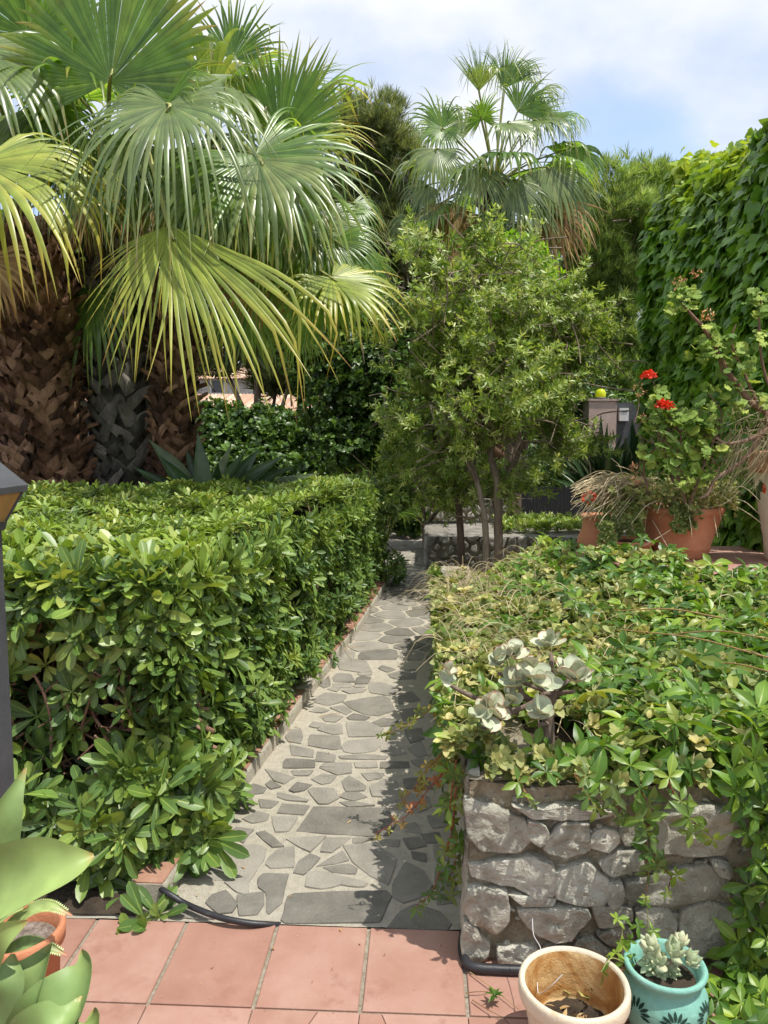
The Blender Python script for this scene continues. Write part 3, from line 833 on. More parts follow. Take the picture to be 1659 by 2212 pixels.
# ================================================================== RAISED BED at the right, held by a stone wall
WX = float(G(1004, 2010)[0]); WY = 2.06
DW = 2.0


def onwall(cx, cy):
    px, py = 829.5 + cx * .5, 1659 + cy * .5
    p = P(px, py, WY)
    return (p[0], p[2])


WS = [[(355,135),(400,140),(600,215),(630,300),(560,350),(430,340),(370,290)],[(622,215),(690,235),(712,290),(670,322),(625,290)],[(560,150),(640,165),(800,160),(990,165),(995,188),(880,205),(740,200),(640,205)],
[(715,295),(760,235),(880,218),(875,340),(780,366),(690,332)],[(885,310),(920,268),(1000,265),(1008,310),(960,345),(890,332)],[(1020,260),(1110,230),(1130,300),(1040,322)],
[(1160,210),(1300,170),(1420,165),(1495,170),(1490,290),(1440,350),(1300,365),(1175,345)],[(1505,190),(1570,200),(1580,290),(1530,330),(1505,285)],[(375,410),(610,385),(720,405),(735,440),(730,540),(650,540),(560,500),(450,475),(385,460)],
[(745,440),(870,405),(960,470),(950,590),(860,575),(745,540)],[(930,400),(1000,352),(1090,350),(1110,410),(980,445)],[(965,490),(1020,480),(1025,560),(985,595),(963,565)],
[(1040,480),(1270,430),(1385,410),(1480,460),(1480,550),(1200,585),(1040,560)],[(1400,380),(1480,400),(1490,445),(1440,440)],[(358,500),(520,520),(535,640),(480,700),(390,660),(355,600)],[(540,535),(740,550),(720,582),(600,575)],
[(580,600),(870,592),(880,630),(800,720),(740,740),(620,680)],[(925,710),(1030,670),(1075,720),(980,755)],[(1090,620),(1200,592),(1262,660),(1230,735),(1100,720)],[(1285,610),(1400,570),(1490,610),(1500,700),(1420,800),(1340,800),(1280,720)],
[(1510,700),(1580,700),(1600,830),(1430,835)],[(345,655),(380,675),(450,745),(440,815),(345,840),(340,740)],[(490,770),(650,765),(670,850),(500,850)],[(830,730),(900,730),(980,790),(900,830),(820,790)],
[(900,590),(1060,600),(1060,650),(930,680)],[(1010,770),(1200,760),(1290,830),(1100,850)],[(700,770),(810,770),(800,840),(690,840)]]
T = Thing('stone_wall', 'low rough limestone retaining wall of the creeper bed, behind the two glazed pots', 'wall', (WX + .5, WY, 0))
mb = MB()
fr = lambda u, v, h: (u, WY - h, v)
for i, s in enumerate(WS):
    c = [onwall(*q) for q in s]
    stone(mb, c, fr, rng.uniform(.010, .022), i * 3.3, gap=-.007, rings=((1.02, -1.2), (1.01, .3), (.985, .8), (.93, .97), (.8, 1), (.62, 1.0), (.4, 1.02), (.18, 1.02)), amp=.5, rough=.11, step=.014, facet=1, smooth=False, v=rng.uniform(.1, .9))
for i in range(330):      # chips pressed into the mortar
    u, v_ = WX + rng.random() * 1.5, rng.uniform(.01, .53); s_ = rng.uniform(.004, .014)
    a0 = np.sort(rng.uniform(0, 2 * PI, 6)); c = [(u + s_ * math.cos(q) * 1.4, v_ + s_ * math.sin(q)) for q in a0]
    stone(mb, c, lambda u, v, h: (u, WY + .004 - h, v), .008, i * 1.3, gap=0, rings=((1, -.5), (.9, .7), (.5, 1)), amp=.5, step=.02, smooth=False)
# right of the picture's edge of it
S = relax_sites(46, WX + .88, 3.2, 0, .54, 2)
for i, c in enumerate(voronoi(S, WX + .88, 3.2, 0, .54)):
    stone(mb, c, fr, .03, i + 50., gap=.012, amp=.25, step=.03)
# left side along the path
frl = lambda u, v, h: (WX + .02 - h, u, v)
S = relax_sites(80, WY + .02, 5.45, 0, .56, 2)
for i, c in enumerate(voronoi(S, WY + .02, 5.45, 0, .56)):
    stone(mb, c, frl, .028, i + 90., gap=.012, amp=.3, rough=.1, step=.025)
T.part('stones', mb, M['rock'])
mb = MB()


def ztw(x): return .53 + .02 * nz((x, 0, 0), 5)
def f_(i, j):
    x = WX + 3.1 * i; z = ztw(x) * j - .03 * (1 - j)
    return (x, WY + .006 + .014 * nz((x, 0, z), 14) + .008 * nz((x, 2, z), 45) + .004 * nz((x, 5, z), 110) - .01 * math.exp(-((i) / .003)), z)
grid(mb, f_, 420, 90)
def f_(i, j):
    y = WY + .006 + (5.5 - WY) * i; z = ztw(WX) * j - .03 * (1 - j)
    return (WX + .012 * nz((0, y, z), 14) * min(1, i * 40) + .005 * nz((2, y, z), 45), y, z)
grid(mb, f_, 260, 30)
def f_(i, j):
    x = WX + 3.1 * i; y = WY + .006 + .24 * j
    return (x, y, ztw(x) + .012 * nz((x, y, 0), 20) * min(1, j * 9))
grid(mb, f_, 200, 16)
def f_(i, j):
    y = WY + .006 + (5.5 - WY) * i; x = WX + .2 * j
    return (x, y, ztw(WX) + .012 * nz((x, y, 0), 20))
grid(mb, f_, 200, 8)
box(mb, (WX + .01, 5.42, -.05), (4.2, 5.5, .5))
T.part('mortar', mb, M['wallmortar'])

def zbed(x, y):
    return .555 + .03 * np.clip((x - .5), 0, 1) + .12 * np.clip((y - 3.2) / .9, 0, 1) * np.clip((x - TX0 + .45) / .4, 0, 1) - .10 * np.clip((y - 3.9) / 1.2, 0, 1) * (1 - np.clip((x - TX0 + .5) / .4, 0, 1))


mb = MB()
def f_(i, j):
    x = WX + .14 + (4 - WX) * i; y = WY + .2 + (5.5 - WY - .2) * j
    return (x, y, .5 + .05 * nz((x, y, 0), 3))
grid(mb, f_, 60, 60)
struct(mb.build('bed_soil', M['soil']))

# raised terrace with terracotta tiles
TZ = .75; TX0 = float(P(1258, 1170, 4.6)[0]); TY0 = 4.12; TY1 = float(G(1600, 1181, TZ)[1])
T = Thing('raised_terrace', 'raised terracotta tiled terrace at the right that carries the geranium pots', 'terrace', (2.4, 4.6, 0))
mb = MB()
box(mb, (TX0, TY0, 0), (4.8, TY1, TZ - .022), 0)
T.part('masonry', mb, M['wallmortar'])
mb = MB()
for i in range(13):
    for j in range(4):
        x0 = TX0 - .02 + i * .3; y0 = TY0 - .02 + j * (TY1 - TY0 + .04) / 4; hh = (TY1 - TY0 + .04) / 4
        slab(mb, [(x0, y0), (x0 + .3, y0), (x0 + .3, y0 + hh), (x0, y0 + hh)], TZ, .022, 0, .4 + .5 * rng.random(), bev=.002, gap=.003)
T.part('tiles', mb, M['tile'])
# ================================================================== PALMS
PM = [M['palm'], M['palm_y'], M['palm_s'], M['palm_d'], M['petiole']]


def frond(T, base, H, A, Nn, L, n=42, span=125, web=.45, droop=.5, kind=0, petr=.016, stiff=0., asym=0., sag=None, lk=0.):
    """one costapalmate fan leaf: petiole from base to the hub H, blade axis A, upper face Nn"""
    mb = MB()
    base = np.array(base, float); H = np.array(H, float)
    A = nrm(A); Nn = nrm(np.asarray(Nn) - np.dot(Nn, A) * A); Bx = np.cross(Nn, A)
    g = np.array([0, 0, -1.])
    ph = np.radians(np.linspace(-span + asym, span + asym, n)) + rng.normal(0, .008, n)
    Li = L * (.70 + .30 * np.cos(np.clip(ph / 1.25, -1.5, 1.5))) * rng.uniform(.88, 1.08, n) * (1 + lk * ph / math.radians(span))
    D = np.cos(ph)[:, None] * A + np.sin(ph)[:, None] * Bx
    m = 13; t = np.linspace(0, 1, m)
    dph = 2 * np.radians(span) / n
    side = np.cross(Nn, D)
    cur_ = np.repeat(H[None], n, 0)
    pts = [cur_]
    dr = droop * rng.uniform(.5, 1.6, n)
    kt = np.where(rng.random(n) < (.45 if droop > .12 else .1), rng.uniform(max(web, .4), .95, n), 2.)
    short = rng.random(n) < .04; Li = np.where(short, Li * rng.uniform(.5, .8, n), Li)
    d = D + Nn * .10
    sidew = rng.normal(0, .16, (n, 3))
    for k in range(1, m):
        tt = t[k]
        f = max(0, (tt - web) / (1 - web))
        dd = d + g * (dr * (f ** 1.15) * 2.6)[:, None] + g * droop * .22 * tt + sidew * f
        dd = nrm(dd)
        kk_ = np.clip((tt - kt) * 9, 0, 1)[:, None]; dd = nrm(dd * (1 - .75 * kk_) + (g + sidew) * kk_)
        cur_ = cur_ + dd * (Li / (m - 1))[:, None]
        pts.append(cur_)
    Pn = np.stack(pts, 1)                     # n,m,3
    wmax = web * Li * math.tan(dph / 2) * 1.15
    wd = np.where(t[None] < web, t[None] * Li[:, None] * math.tan(dph / 2) * 1.15, wmax[:, None] * np.clip(1 - ((t[None] - web) / (1 - web)) ** 1.5, .03, 1))
    tan_ = nrm(np.gradient(Pn, axis=1))
    tw_ = rng.normal(0, .5, n)[:, None] * np.clip((t[None] - web) / (1 - web), 0, 1)
    s0 = side[:, None] + 0 * tan_
    s0 = nrm(s0 - np.sum(s0 * tan_, -1, keepdims=True) * tan_)
    u0 = np.cross(s0, tan_)
    u0 *= np.sign(np.sum(u0 * Nn, -1, keepdims=True) + 1e-9)
    s1 = s0 * np.cos(tw_)[..., None] + u0 * np.sin(tw_)[..., None]
    fold = .42
    Lf = Pn - s1 * wd[..., None]; Rt = Pn + s1 * wd[..., None]; Md = Pn + u0 * (wd * fold)[..., None]
    V = np.stack([Lf, Md, Rt], 2).reshape(-1, 3)
    i = (np.arange(n) * m * 3)[:, None, None] + (np.arange(m - 1) * 3)[None, :, None]
    F = np.stack([i + 0, i + 1, i + 4, i + 3], -1).reshape(n, m - 1, 4)
    F2 = np.stack([i + 1, i + 2, i + 5, i + 4], -1).reshape(n, m - 1, 4)
    vv = np.clip(rng.normal(.5, .22, n), 0, 1)[:, None] + np.zeros(m - 1)
    ww = (t[:-1] + .5 / m)[None] * rng.uniform(.72, 1.05, n)[:, None]
    mb.add(V, np.concatenate([F.reshape(-1, 4), F2.reshape(-1, 4)]), np.tile(vv.ravel(), 2), np.tile(ww.ravel(), 2), kind)
    # petiole
    mid = (base + H) / 2 + np.array([0, 0, .12 if sag is None else sag]) * np.linalg.norm(H - base)
    tube(mb, [base, mid, H - A * .01, H + A * L * .10], [petr * 1.5, petr, petr * .8, petr * .3], 7, 14, mat=4, v=rng.random(), flat=.55)
    o = T.part('frond', mb, PM)
    return o


def hero(T, base, hub, dh, tip, dt, nh=(0, -.6, .8), **kw):
    """fan leaf placed where the photograph has it"""
    H = P(*hub, dh); Tp = P(*tip, dt)
    A = Tp - H
    b = P(base[0], base[1], base[2])
    return frond(T, b, H, A, nh, np.linalg.norm(A) * kw.pop('ls', 1.0), **kw)


def trunk(T, base, top, r0, r1, rows, per, mats, seed=0, fib=500, skirt=None, bl=.21):
    base = np.array(base, float); top = np.array(top, float)
    ax = nrm(top - base); H = np.linalg.norm(top - base)
    mb = MB()
    pts = [base + (top - base) * k / 14 for k in range(15)]
    prof = np.linspace(r0, r1, 15) * (1 + .05 * np.array([nz((k, 0, seed), .4) for k in range(15)]))
    tube(mb, pts, prof * .9, 22, 40, wob=.03, mat=1)
    x = nrm(np.cross(ax, [0, 1, 0])); y = np.cross(ax, x)
    for k in range(rows):
        f = (k + .3) / rows
        c = base + (top - base) * f
        r = np.interp(f, np.linspace(0, 1, 15), prof)
        for j in range(per):
            a = (j + .5 * (k % 2) + rng.normal(0, .1)) * 2 * PI / per
            rad = math.cos(a) * x + math.sin(a) * y
            tg = np.cross(ax, rad)
            lean = (1 if (j + k) % 2 else -1) * rng.uniform(.5, 1.15)
            s = rng.uniform(.8, 1.2)
            p0 = c + rad * (r * .93) - tg * lean * .07 * s
            out_ = rng.uniform(.05, .5)
            d = nrm(ax * .9 + tg * lean)
            L = bl * s
            q = [p0, p0 + d * L * .4 + rad * .035, p0 + d * L * .75 + rad * (.03 + .06 * out_) + ax * rng.normal(0, .008), p0 + d * L + rad * (.02 + .30 * out_ * L / .26) + tg * rng.normal(0, .02)]
            wd = bl * rng.uniform(.36, .56)
            blade(mb, q, [wd, wd * .9, wd * .62, wd * rng.uniform(.28, .5)], rad + tg * rng.normal(0, .2), cup=-.30, thick=.028, n=6, nx=5, v=rng.random(), mat=0)
    T.part('trunk', mb, [M[mats[0]], M[mats[1]]])
    if not fib: return
    mb = MB()
    for _ in range(fib):
        f = rng.random(); a = rng.uniform(0, 2 * PI)
        rad = math.cos(a) * x + math.sin(a) * y; tg = np.cross(ax, rad)
        r = np.interp(f, np.linspace(0, 1, 15), prof)
        p = base + (top - base) * f + rad * (r + .02)
        d = nrm(rng.normal(0, .5) * tg + rng.normal(-.1, .6) * ax + rad * .35); L = rng.uniform(.04, .16)
        tube(mb, [p - rad * .02, p + d * L * .6, p + d * L + np.array([0, 0, -.03])], [.002, .001], 3, 4, v=rng.random())
    T.part('fibres', mb, M[mats[1]])


def crown_auto(T, c, n, Lb, pet, el=(-75, 85), az=(0, 360), fr=.5, seed=0, kinds=(0, 0, 2), n_leaf=34, droop=.5, dead=0):
    c = np.array(c, float)
    for k in range(n):
        u = (k + .5) / n
        e = R(el[1] + (el[0] - el[1]) * u + rng.normal(0, 6))
        a = R(az[0] + ((k * 137.5) % 360) / 360 * (az[1] - az[0]))
        d = np.array([math.cos(e) * math.cos(a), math.cos(e) * math.sin(a), math.sin(e)])
        H = c + d * pet * rng.uniform(.85, 1.15) + np.array([0, 0, -.12 * math.cos(e)]) * pet
        A = nrm(d + np.array([0, 0, -.35 - .5 * (1 - math.sin(e))]) * fr * 1.3)
        Nn = np.array([0, 0, 1.]) + .2 * rng.normal(size=3) + (0 if e < R(60) else .8) * np.array([-math.cos(a), -math.sin(a), 0])
        if e < R(-20): Nn = d * np.array([1, 1, 0]) + np.array([0, 0, .4])
        isd = k >= n - dead
        frond(T, c + d * .08, H, A, Nn, Lb * rng.uniform(.85, 1.1), n=n_leaf, span=rng.uniform(95, 130), web=rng.uniform(.38, .5), droop=droop * rng.uniform(.7, 1.5) * (1.2 if isd else 1), kind=3 if isd else kinds[rng.integers(0, len(kinds))], petr=.013)


FR = (0, -1, .35)      # a face turned to the viewer
# ---- left palm
c0 = P(70, 520, 5.9)
T = Thing('fan_palm', 'leftmost fan palm with thick red-brown shaggy trunk behind the clipped hedge', 'palm tree', P(150, 1000, 5.9) * [1, 1, 0])
b = P(108, 1020, 5.9); b[2] = 0
trunk(T, b, P(72, 500, 5.9), .315, .265, 44, 19, ('boot_brown', 'fibre'), 1, 2600, bl=.20)
cr0 = P(70, 420, 5.9)
hero(T, (70, 420, 5.9), (66, 78), 5.3, (62, -130), 5.2, FR, span=150, droop=.05, kind=0, n=46, web=.75)
hero(T, (70, 420, 5.9), (105, 120), 5.6, (150, -60), 5.7, FR, span=120, droop=.08, kind=0, n=40)
hero(T, (30, 420, 5.8), (-45, 352), 4.3, (95, 540), 3.9, (-.1, -.5, .9), span=120, droop=.85, kind=1, n=58, ls=1.3, web=.38)
hero(T, (50, 400, 5.8), (-60, 100), 4.9, (60, 280), 4.6, (0, -.5, .9), span=110, droop=.7, kind=2, n=44, ls=1.2)
hero(T, (60, 420, 5.9), (20, 250), 5.2, (60, 480), 5.0, (0, -.8, .5), span=100, droop=.6, kind=2, n=40, ls=1.1)
hero(T, (60, 420, 5.9), (-30, 560), 5.4, (40, 700), 5.3, (0, -.8, .4), span=90, droop=.5, kind=3, n=30)
crown_auto(T, cr0 + [0, .1, 0], 9, .75, .75, el=(-60, 70), az=(20, 260), n_leaf=32)
# ---- middle palm with the grey trunk
b = P(268, 1010, 6.15); b[2] = 0
T = Thing('fan_palm', 'fan palm with the grey criss-cross trunk between the two brown ones', 'palm tree', b)
trunk(T, b, P(250, 440, 6.15), .255, .235, 26, 12, ('boot_grey', 'fibre_grey'), 2, 900, bl=.25)
cB = (235, 400, 6.0)
hero(T, cB, (238, 176), 4.9, (300, -140), 4.9, FR, span=128, droop=.07, kind=0, n=60, ls=1.0, web=.72)
hero(T, cB, (362, 226), 4.4, (300, 400), 3.9, (0, -.35, .95), span=140, droop=1.2, kind=2, n=64, ls=1.5, web=.28)
hero(T, cB, (352, 236), 4.6, (470, 110), 4.5, (-.3, -.6, .7), span=38, droop=.25, kind=0, n=16, ls=1.0)
hero(T, cB, (364, 486), 4.35, (478, 860), 3.9, (-.1, -.8, .6), span=60, droop=.25, kind=1, n=56, ls=1.06, web=.44, sag=.28, lk=.40, asym=-20)
hero(T, cB, (450, 350), 5.2, (470, 560), 5.0, (0, -.9, .4), span=100, droop=.5, kind=2, n=44, ls=1.1)
hero(T, cB, (200, 300), 5.3, (190, 500), 5.1, (0, -.9, .4), span=95, droop=.55, kind=2, n=40, ls=1.1)
hero(T, cB, (320, 330), 5.5, (300, 520), 5.3, (0, -.9, .4), span=95, droop=.5, kind=0, n=40, ls=1.1)
hero(T, cB, (400, 380), 5.7, (420, 600), 5.7, (0, -.9, .4), span=80, droop=.5, kind=0, n=36, ls=1.1)
hero(T, cB, (500, 180), 5.6, (640, 90), 5.5, (-.2, -.4, .9), span=100, droop=.35, kind=0, n=44, ls=1.1)
hero(T, cB, (440, 160), 5.4, (510, 250), 5.0, (.2, -.4, .9), span=100, droop=.8, kind=2, n=40, ls=1.5)
for hub, d_, tip, dt, kd, dr in (((150, 330), 5.3, (140, 460), 5.1, 2, .9), ((270, 320), 5.2, (280, 440), 5.0, 2, .9), ((380, 330), 5.3, (390, 460), 5.1, 0, .9), ((330, 400), 5.7, (330, 520), 5.6, 3, .6), ((230, 400), 5.7, (220, 520), 5.6, 0, .7), ((430, 420), 5.5, (440, 540), 5.4, 0, .8), ((110, 230), 5.2, (90, 360), 5.0, 0, .9), ((180, 440), 5.8, (170, 540), 5.8, 3, .6)):
    hero(T, cB, hub, d_, tip, dt, (rng.normal(0, .2), -.8, .5), span=rng.uniform(80, 110), droop=dr, kind=kd, ls=1.3, n=44, web=.34, petr=.01)
crown_auto(T, P(*cB) + [0, .2, .1], 8, .8, .85, el=(-75, 65), az=(0, 360), n_leaf=32, kinds=(0, 2, 0, 0))
# ---- short palm at the right of the group
b = P(362, 1010, 6.0); b[2] = 0
T = Thing('fan_palm', 'shortest fan palm of the left group, slim brown trunk at its right side', 'palm tree', b)
trunk(T, b, P(380, 600, 6.0), .15, .14, 28, 12, ('boot_brown', 'fibre'), 3, 1300, bl=.17)
cC = (400, 520, 6.1)
hero(T, (420, 322, 5.6), (552, 335), 4.75, (760, 520), 4.4, (-.15, -.6, .8), span=128, droop=.6, kind=0, n=64, ls=1.1, web=.40, sag=.02)
hero(T, (430, 330, 5.6), (560, 345), 4.7, (600, 520), 4.3, (-.1, -.6, .8), span=70, droop=.5, kind=2, n=30, ls=1.2)
hero(T, cC, (605, 300), 5.3, (690, 95), 5.25, FR, span=72, droop=.03, kind=0, n=46, ls=1.02, web=.6)
hero(T, cC, (628, 320), 5.2, (800, 300), 5.0, (0, -.7, .7), span=70, droop=.3, kind=1, n=34, ls=1.1)
hero(T, (560, 545, 5.8), (716, 600), 5.1, (870, 705), 4.9, (.0, -.5, .9), span=125, droop=.5, kind=1, n=44, ls=1.05, sag=.06)
hero(T, (560, 545, 5.8), (700, 610), 5.3, (720, 760), 5.2, (.0, -.8, .5), span=75, droop=.4, kind=0, n=34, ls=1.05)
hero(T, cC, (480, 480), 5.7, (520, 660), 5.6, (0, -.9, .4), span=100, droop=.45, kind=0, n=44, ls=1.1)
hero(T, cC, (600, 470), 5.6, (640, 640), 5.5, (0, -.9, .4), span=110, droop=.4, kind=0, n=44, ls=1.15)
hero(T, cC, (560, 580), 5.6, (600, 730), 5.6, (0, -.9, .4), span=90, droop=.4, kind=3, n=34, ls=1.0)
hero(T, cC, (680, 480), 5.4, (760, 600), 5.2, (0, -.6, .7), span=110, droop=.55, kind=2, n=44, ls=1.2)
hero(T, cC, (540, 640), 5.9, (570, 800), 5.9, (0, -.9, .4), span=80, droop=.35, kind=0, n=34, ls=1.0)
hero(T, cC, (500, 130), 5.9, (560, -20), 5.9, FR, span=80, droop=.15, kind=0, n=36, ls=1.0)
hero(T, cC, (640, 200), 5.7, (760, 130), 5.6, (-.1, -.6, .7), span=75, droop=.25, kind=0, n=36, ls=1.0)
for hub, d_, tip, dt, kd, dr in (((500, 440), 5.5, (520, 560), 5.3, 2, .8), ((640, 430), 5.3, (680, 540), 5.1, 2, .8), ((720, 520), 5.3, (760, 640), 5.2, 0, .8), ((450, 560), 5.9, (470, 690), 5.8, 0, .6), ((620, 560), 5.6, (640, 690), 5.5, 0, .6), ((540, 500), 5.7, (560, 620), 5.6, 0, .7),
                         ((680, 640), 5.8, (700, 740), 5.7, 0, .6), ((590, 400), 5.9, (620, 500), 5.8, 0, .9), ((480, 300), 5.9, (480, 420), 5.7, 2, .9), ((760, 440), 5.6, (810, 500), 5.5, 0, .9), ((640, 700), 6, (650, 790), 6, 0, .5), ((780, 560), 6, (800, 660), 6, 0, .7)):
    hero(T, cC, hub, d_, tip, dt, (rng.normal(0, .2), -.8, .5), span=rng.uniform(85, 115), droop=dr, kind=kd, ls=1.3, n=44, web=.36, petr=.01)
crown_auto(T, P(*cC) + [.25, .3, .35], 8, .8, .85, el=(-50, 70), az=(-90, 180), n_leaf=32, kinds=(0, 2, 0))

# ---- far palm against the sky
D0 = 12.0
b = P(1085, 700, D0); b[2] = 0
T = Thing('fan_palm', 'tall fan palm against the clouds with a ring of hanging brown dead fronds', 'palm tree', b)
cD = (1068, 395, D0)
trunk(T, b, P(1066, 400, D0), .22, .17, 20, 8, ('boot_brown', 'fibre'), 4, 0, bl=.3)
for hub, dh, tip, dt, nh, sp, dr, kd, ls in [
    ((1034, 198), 11.8, (1030, 95), 11.8, FR, 38, .10, 0, 1.0), ((1036, 196), 11.7, (1050, 105), 11.2, (0, -.5, .9), 40, .8, 2, 1.0),
    ((1088, 192), 12, (1125, 88), 12, FR, 48, .15, 0, 1.0), ((1092, 190), 12.2, (1150, 105), 12.2, (0, -.5, .9), 60, .9, 2, 1.1),
    ((1040, 258), 11.4, (1030, 200), 11.2, FR, 130, .15, 0, 1.15), ((1118, 242), 11.8, (1195, 160), 11.7, FR, 75, .3, 0, 1.0),
    ((1120, 240), 12.2, (1220, 160), 12.2, (-.2, -.2, 1), 60, .8, 2, 1.0), ((1150, 250), 12.2, (1225, 215), 12.3, FR, 70, .1, 0, 1.0),
    ((955, 278), 12, (905, 215), 12, FR, 95, .35, 0, 1.0), ((958, 280), 11.6, (950, 330), 11.4, (0, -.8, .5), 120, .4, 0, 1.0),
    ((1150, 262), 11.7, (1250, 265), 11.4, (0, -.5, .9), 90, .8, 2, 1.1), ((1180, 262), 12, (1270, 235), 12, (0, -.5, .9), 60, .8, 0, 1.1),
    ((1098, 265), 11.3, (1160, 300), 11.0, (0, -.5, .9), 90, .7, 2, 1.1),
    ((945, 322), 11.4, (940, 400), 11.2, (0, -.7, .7), 90, .7, 2, 1.1), ((925, 400), 11.7, (880, 460), 11.7, (0, -.7, .7), 90, .7, 2, 1.1),
    ((1032, 362), 11.1, (1030, 465), 11.0, (0, -.9, .4), 75, .35, 2, 1.0), ((1110, 385), 11.2, (1130, 490), 11.1, (0, -.9, .4), 60, .4, 2, 1.1),
    ((1182, 362), 11.3, (1210, 470), 11.2, (0, -.9, .5), 85, .6, 2, 1.1), ((1240, 320), 11.9, (1265, 400), 11.9, (0, -.9, .5), 85, .7, 0, 1.2),
    ((1215, 400), 12, (1255, 500), 12, (0, -.9, .5), 80, .6, 2, 1.1), ((1170, 440), 11.5, (1215, 560), 11.5, (0, -.9, .3), 70, .4, 3, 1.1),
    ((1130, 460), 11.7, (1200, 570), 11.7, (0, -.9, .3), 70, .5, 3, 1.1), ((1070, 462), 11.2, (1080, 540), 11.2, FR, 100, .15, 0, 1.0),
    ((980, 440), 11.9, (960, 540), 11.9, (0, -.9, .3), 80, .5, 3, 1.0), ((1000, 300), 12.4, (960, 220), 12.6, FR, 60, .6, 2, 1.1),
    ((1010, 460), 12, (1010, 560), 12, (0, -.9, .3), 80, .5, 2, 1.0), ((900, 470), 12.2, (870, 540), 12.2, (0, -.9, .3), 80, .6, 2, 1.0)]:
    hero(T, cD, hub, dh, tip, dt, nh, span=sp, droop=dr * 1.3, kind=kd, ls=ls * (1.25 if dr > .3 else 1.05), n=36, petr=.02, web=.42, sag=.05)
crown_auto(T, P(1070, 395, 12.2), 26, .85, 1.05, el=(-78, 38), az=(0, 360), n_leaf=26, kinds=(0, 0, 2), dead=7, droop=.9)

# ================================================================== TREES, SHRUBS
def crown_pts(blobs, n, shell=.45, gap=None):
    """points on lumpy ellipsoids, with their outward direction"""
    vol = np.array([np.prod(b[3:6]) ** .67 for b in blobs]); vol /= vol.sum()
    k = rng.choice(len(blobs), n, p=vol)
    Bc = np.array([b[:3] for b in blobs])[k]; Br = np.array([b[3:6] for b in blobs])[k]
    d = rdir(n); rr = 1 - shell * rng.random(n) ** 1.6
    lump = np.array([1 + .30 * nz(q, 2.6, i) + .22 * nz(q, 6, 2) for q, i in zip(d, k)])
    p = Bc + d * Br * (rr * lump)[:, None]
    if gap is not None:
        g_ = np.array([nz(q, gap[0], 5) for q in p]) < gap[1]
        p, d, k = p[g_], d[g_], k[g_]
    return p, d, k


def bl(px, py, d, rx, ry, rd=None):
    c = P(px, py, d)
    return (*c, pxs(rx, d), rd or pxs(rx, d), pxs(ry, d))


def limb_tree(mb, base, tips, r, n=9, wob=.06, split=.35):
    base = np.array(base, float)
    for t in tips:
        t = np.array(t, float); fork = base + (t - base) * split * rng.uniform(.6, 1.3) * [.3, .3, 1]
        m = (fork + t) / 2 + rng.normal(0, .08, 3) * np.linalg.norm(t - base) * .4
        tube(mb, [base + rng.normal(0, r * .3, 3) * [1, 1, 0], fork, m, t], [r, r * .7, r * .4, r * .12], 7, n, v=rng.random(), wob=wob)


# bottlebrush-like shrub tree in the middle
d0 = 7.25
T = Thing('shrub_tree', 'many-stemmed shrub tree with narrow leaves and bare twigs, centre of the garden', 'tree', (float(P(1062, 1185, d0)[0]), d0, 0))
blobs = [bl(960, 600, 7.6, 85, 90), bl(1060, 600, 7.5, 100, 90), bl(900, 720, 7.1, 95, 110), bl(1020, 720, 7.2, 125, 120), bl(1160, 720, 7.4, 110, 110), bl(1190, 840, 7.2, 70, 95),
         bl(1080, 850, 6.9, 120, 110), bl(940, 850, 7.2, 100, 100), bl(1120, 950, 7.2, 115, 75), bl(1000, 960, 7.5, 90, 70), bl(1200, 670, 7.6, 75, 55), bl(1260, 760, 7.5, 50, 60), bl(1230, 930, 7.3, 70, 60), bl(880, 950, 7.5, 70, 70), bl(1070, 1040, 7.6, 80, 40), bl(960, 1050, 7.9, 60, 40), bl(920, 560, 7.7, 70, 60), bl(870, 640, 7.7, 60, 70), bl(1130, 610, 7.9, 70, 70)]
p, d, k = crown_pts(blobs, 6000, .72, gap=(2.6, -.03))
mb = MB()
whorls(mb, NARROW, p, d * .6 + rng.normal(0, .5, p.shape) + [0, 0, .5], 9, rng.uniform(.05, .105, len(p)), (20, 85), (.05, .95))
for i in range(640):     # shoots standing out of the outline
    j = rng.integers(0, len(p)); c_, dd = p[j], nrm(d[j] + rng.normal(0, .35, 3) + [0, 0, .35]); L_ = rng.uniform(.12, .38)
    q = c_ + dd * (np.linspace(.1, 1, 7) * L_)[:, None] + rng.normal(0, .008, (7, 3))
    whorls(mb, NARROW, q, dd + rng.normal(0, .2, q.shape), 6, rng.uniform(.05, .085, 7), (25, 75), (.2, 1))
T.part('crown', mb, M['mid_leaf'])
mb = MB()
bb = P(1050, 1185, d0); bb[2] = 0
b2 = P(1078, 1185, d0 + .05); b2[2] = 0
tube(mb, [bb, P(1048, 1130, d0), P(1030, 1040, d0), P(1010, 980, d0 + .05), P(985, 900, 7.1), P(960, 800, 7.2)], [.036, .03, .027, .022, .016, .009], 10, 22, wob=.07, v=1.1)
tube(mb, [b2, P(1076, 1130, d0), P(1075, 1040, d0), P(1060, 980, d0 + .1), P(1090, 900, 7.2), P(1150, 800, 7.3)], [.045, .042, .038, .028, .02, .01], 10, 22, wob=.08, v=.7)
tube(mb, [P(1030, 1040, d0), P(1010, 1000, 7.2), P(990, 950, 7.2), P(1000, 850, 7.0)], [.025, .02, .015, .008], 8, 12, wob=.05, v=.5)
tube(mb, [P(1076, 1060, d0), P(1110, 1000, 7.3), P(1140, 940, 7.3), P(1200, 850, 7.3)], [.03, .025, .02, .008], 8, 12, wob=.05, v=.4)
b3 = P(1000, 1160, 7.7); b3[2] = .1
tube(mb, [b3, P(985, 1060, 7.7), P(945, 980, 7.7), P(930, 860, 7.6)], [.04, .035, .025, .01], 8, 14, wob=.06, v=.2)
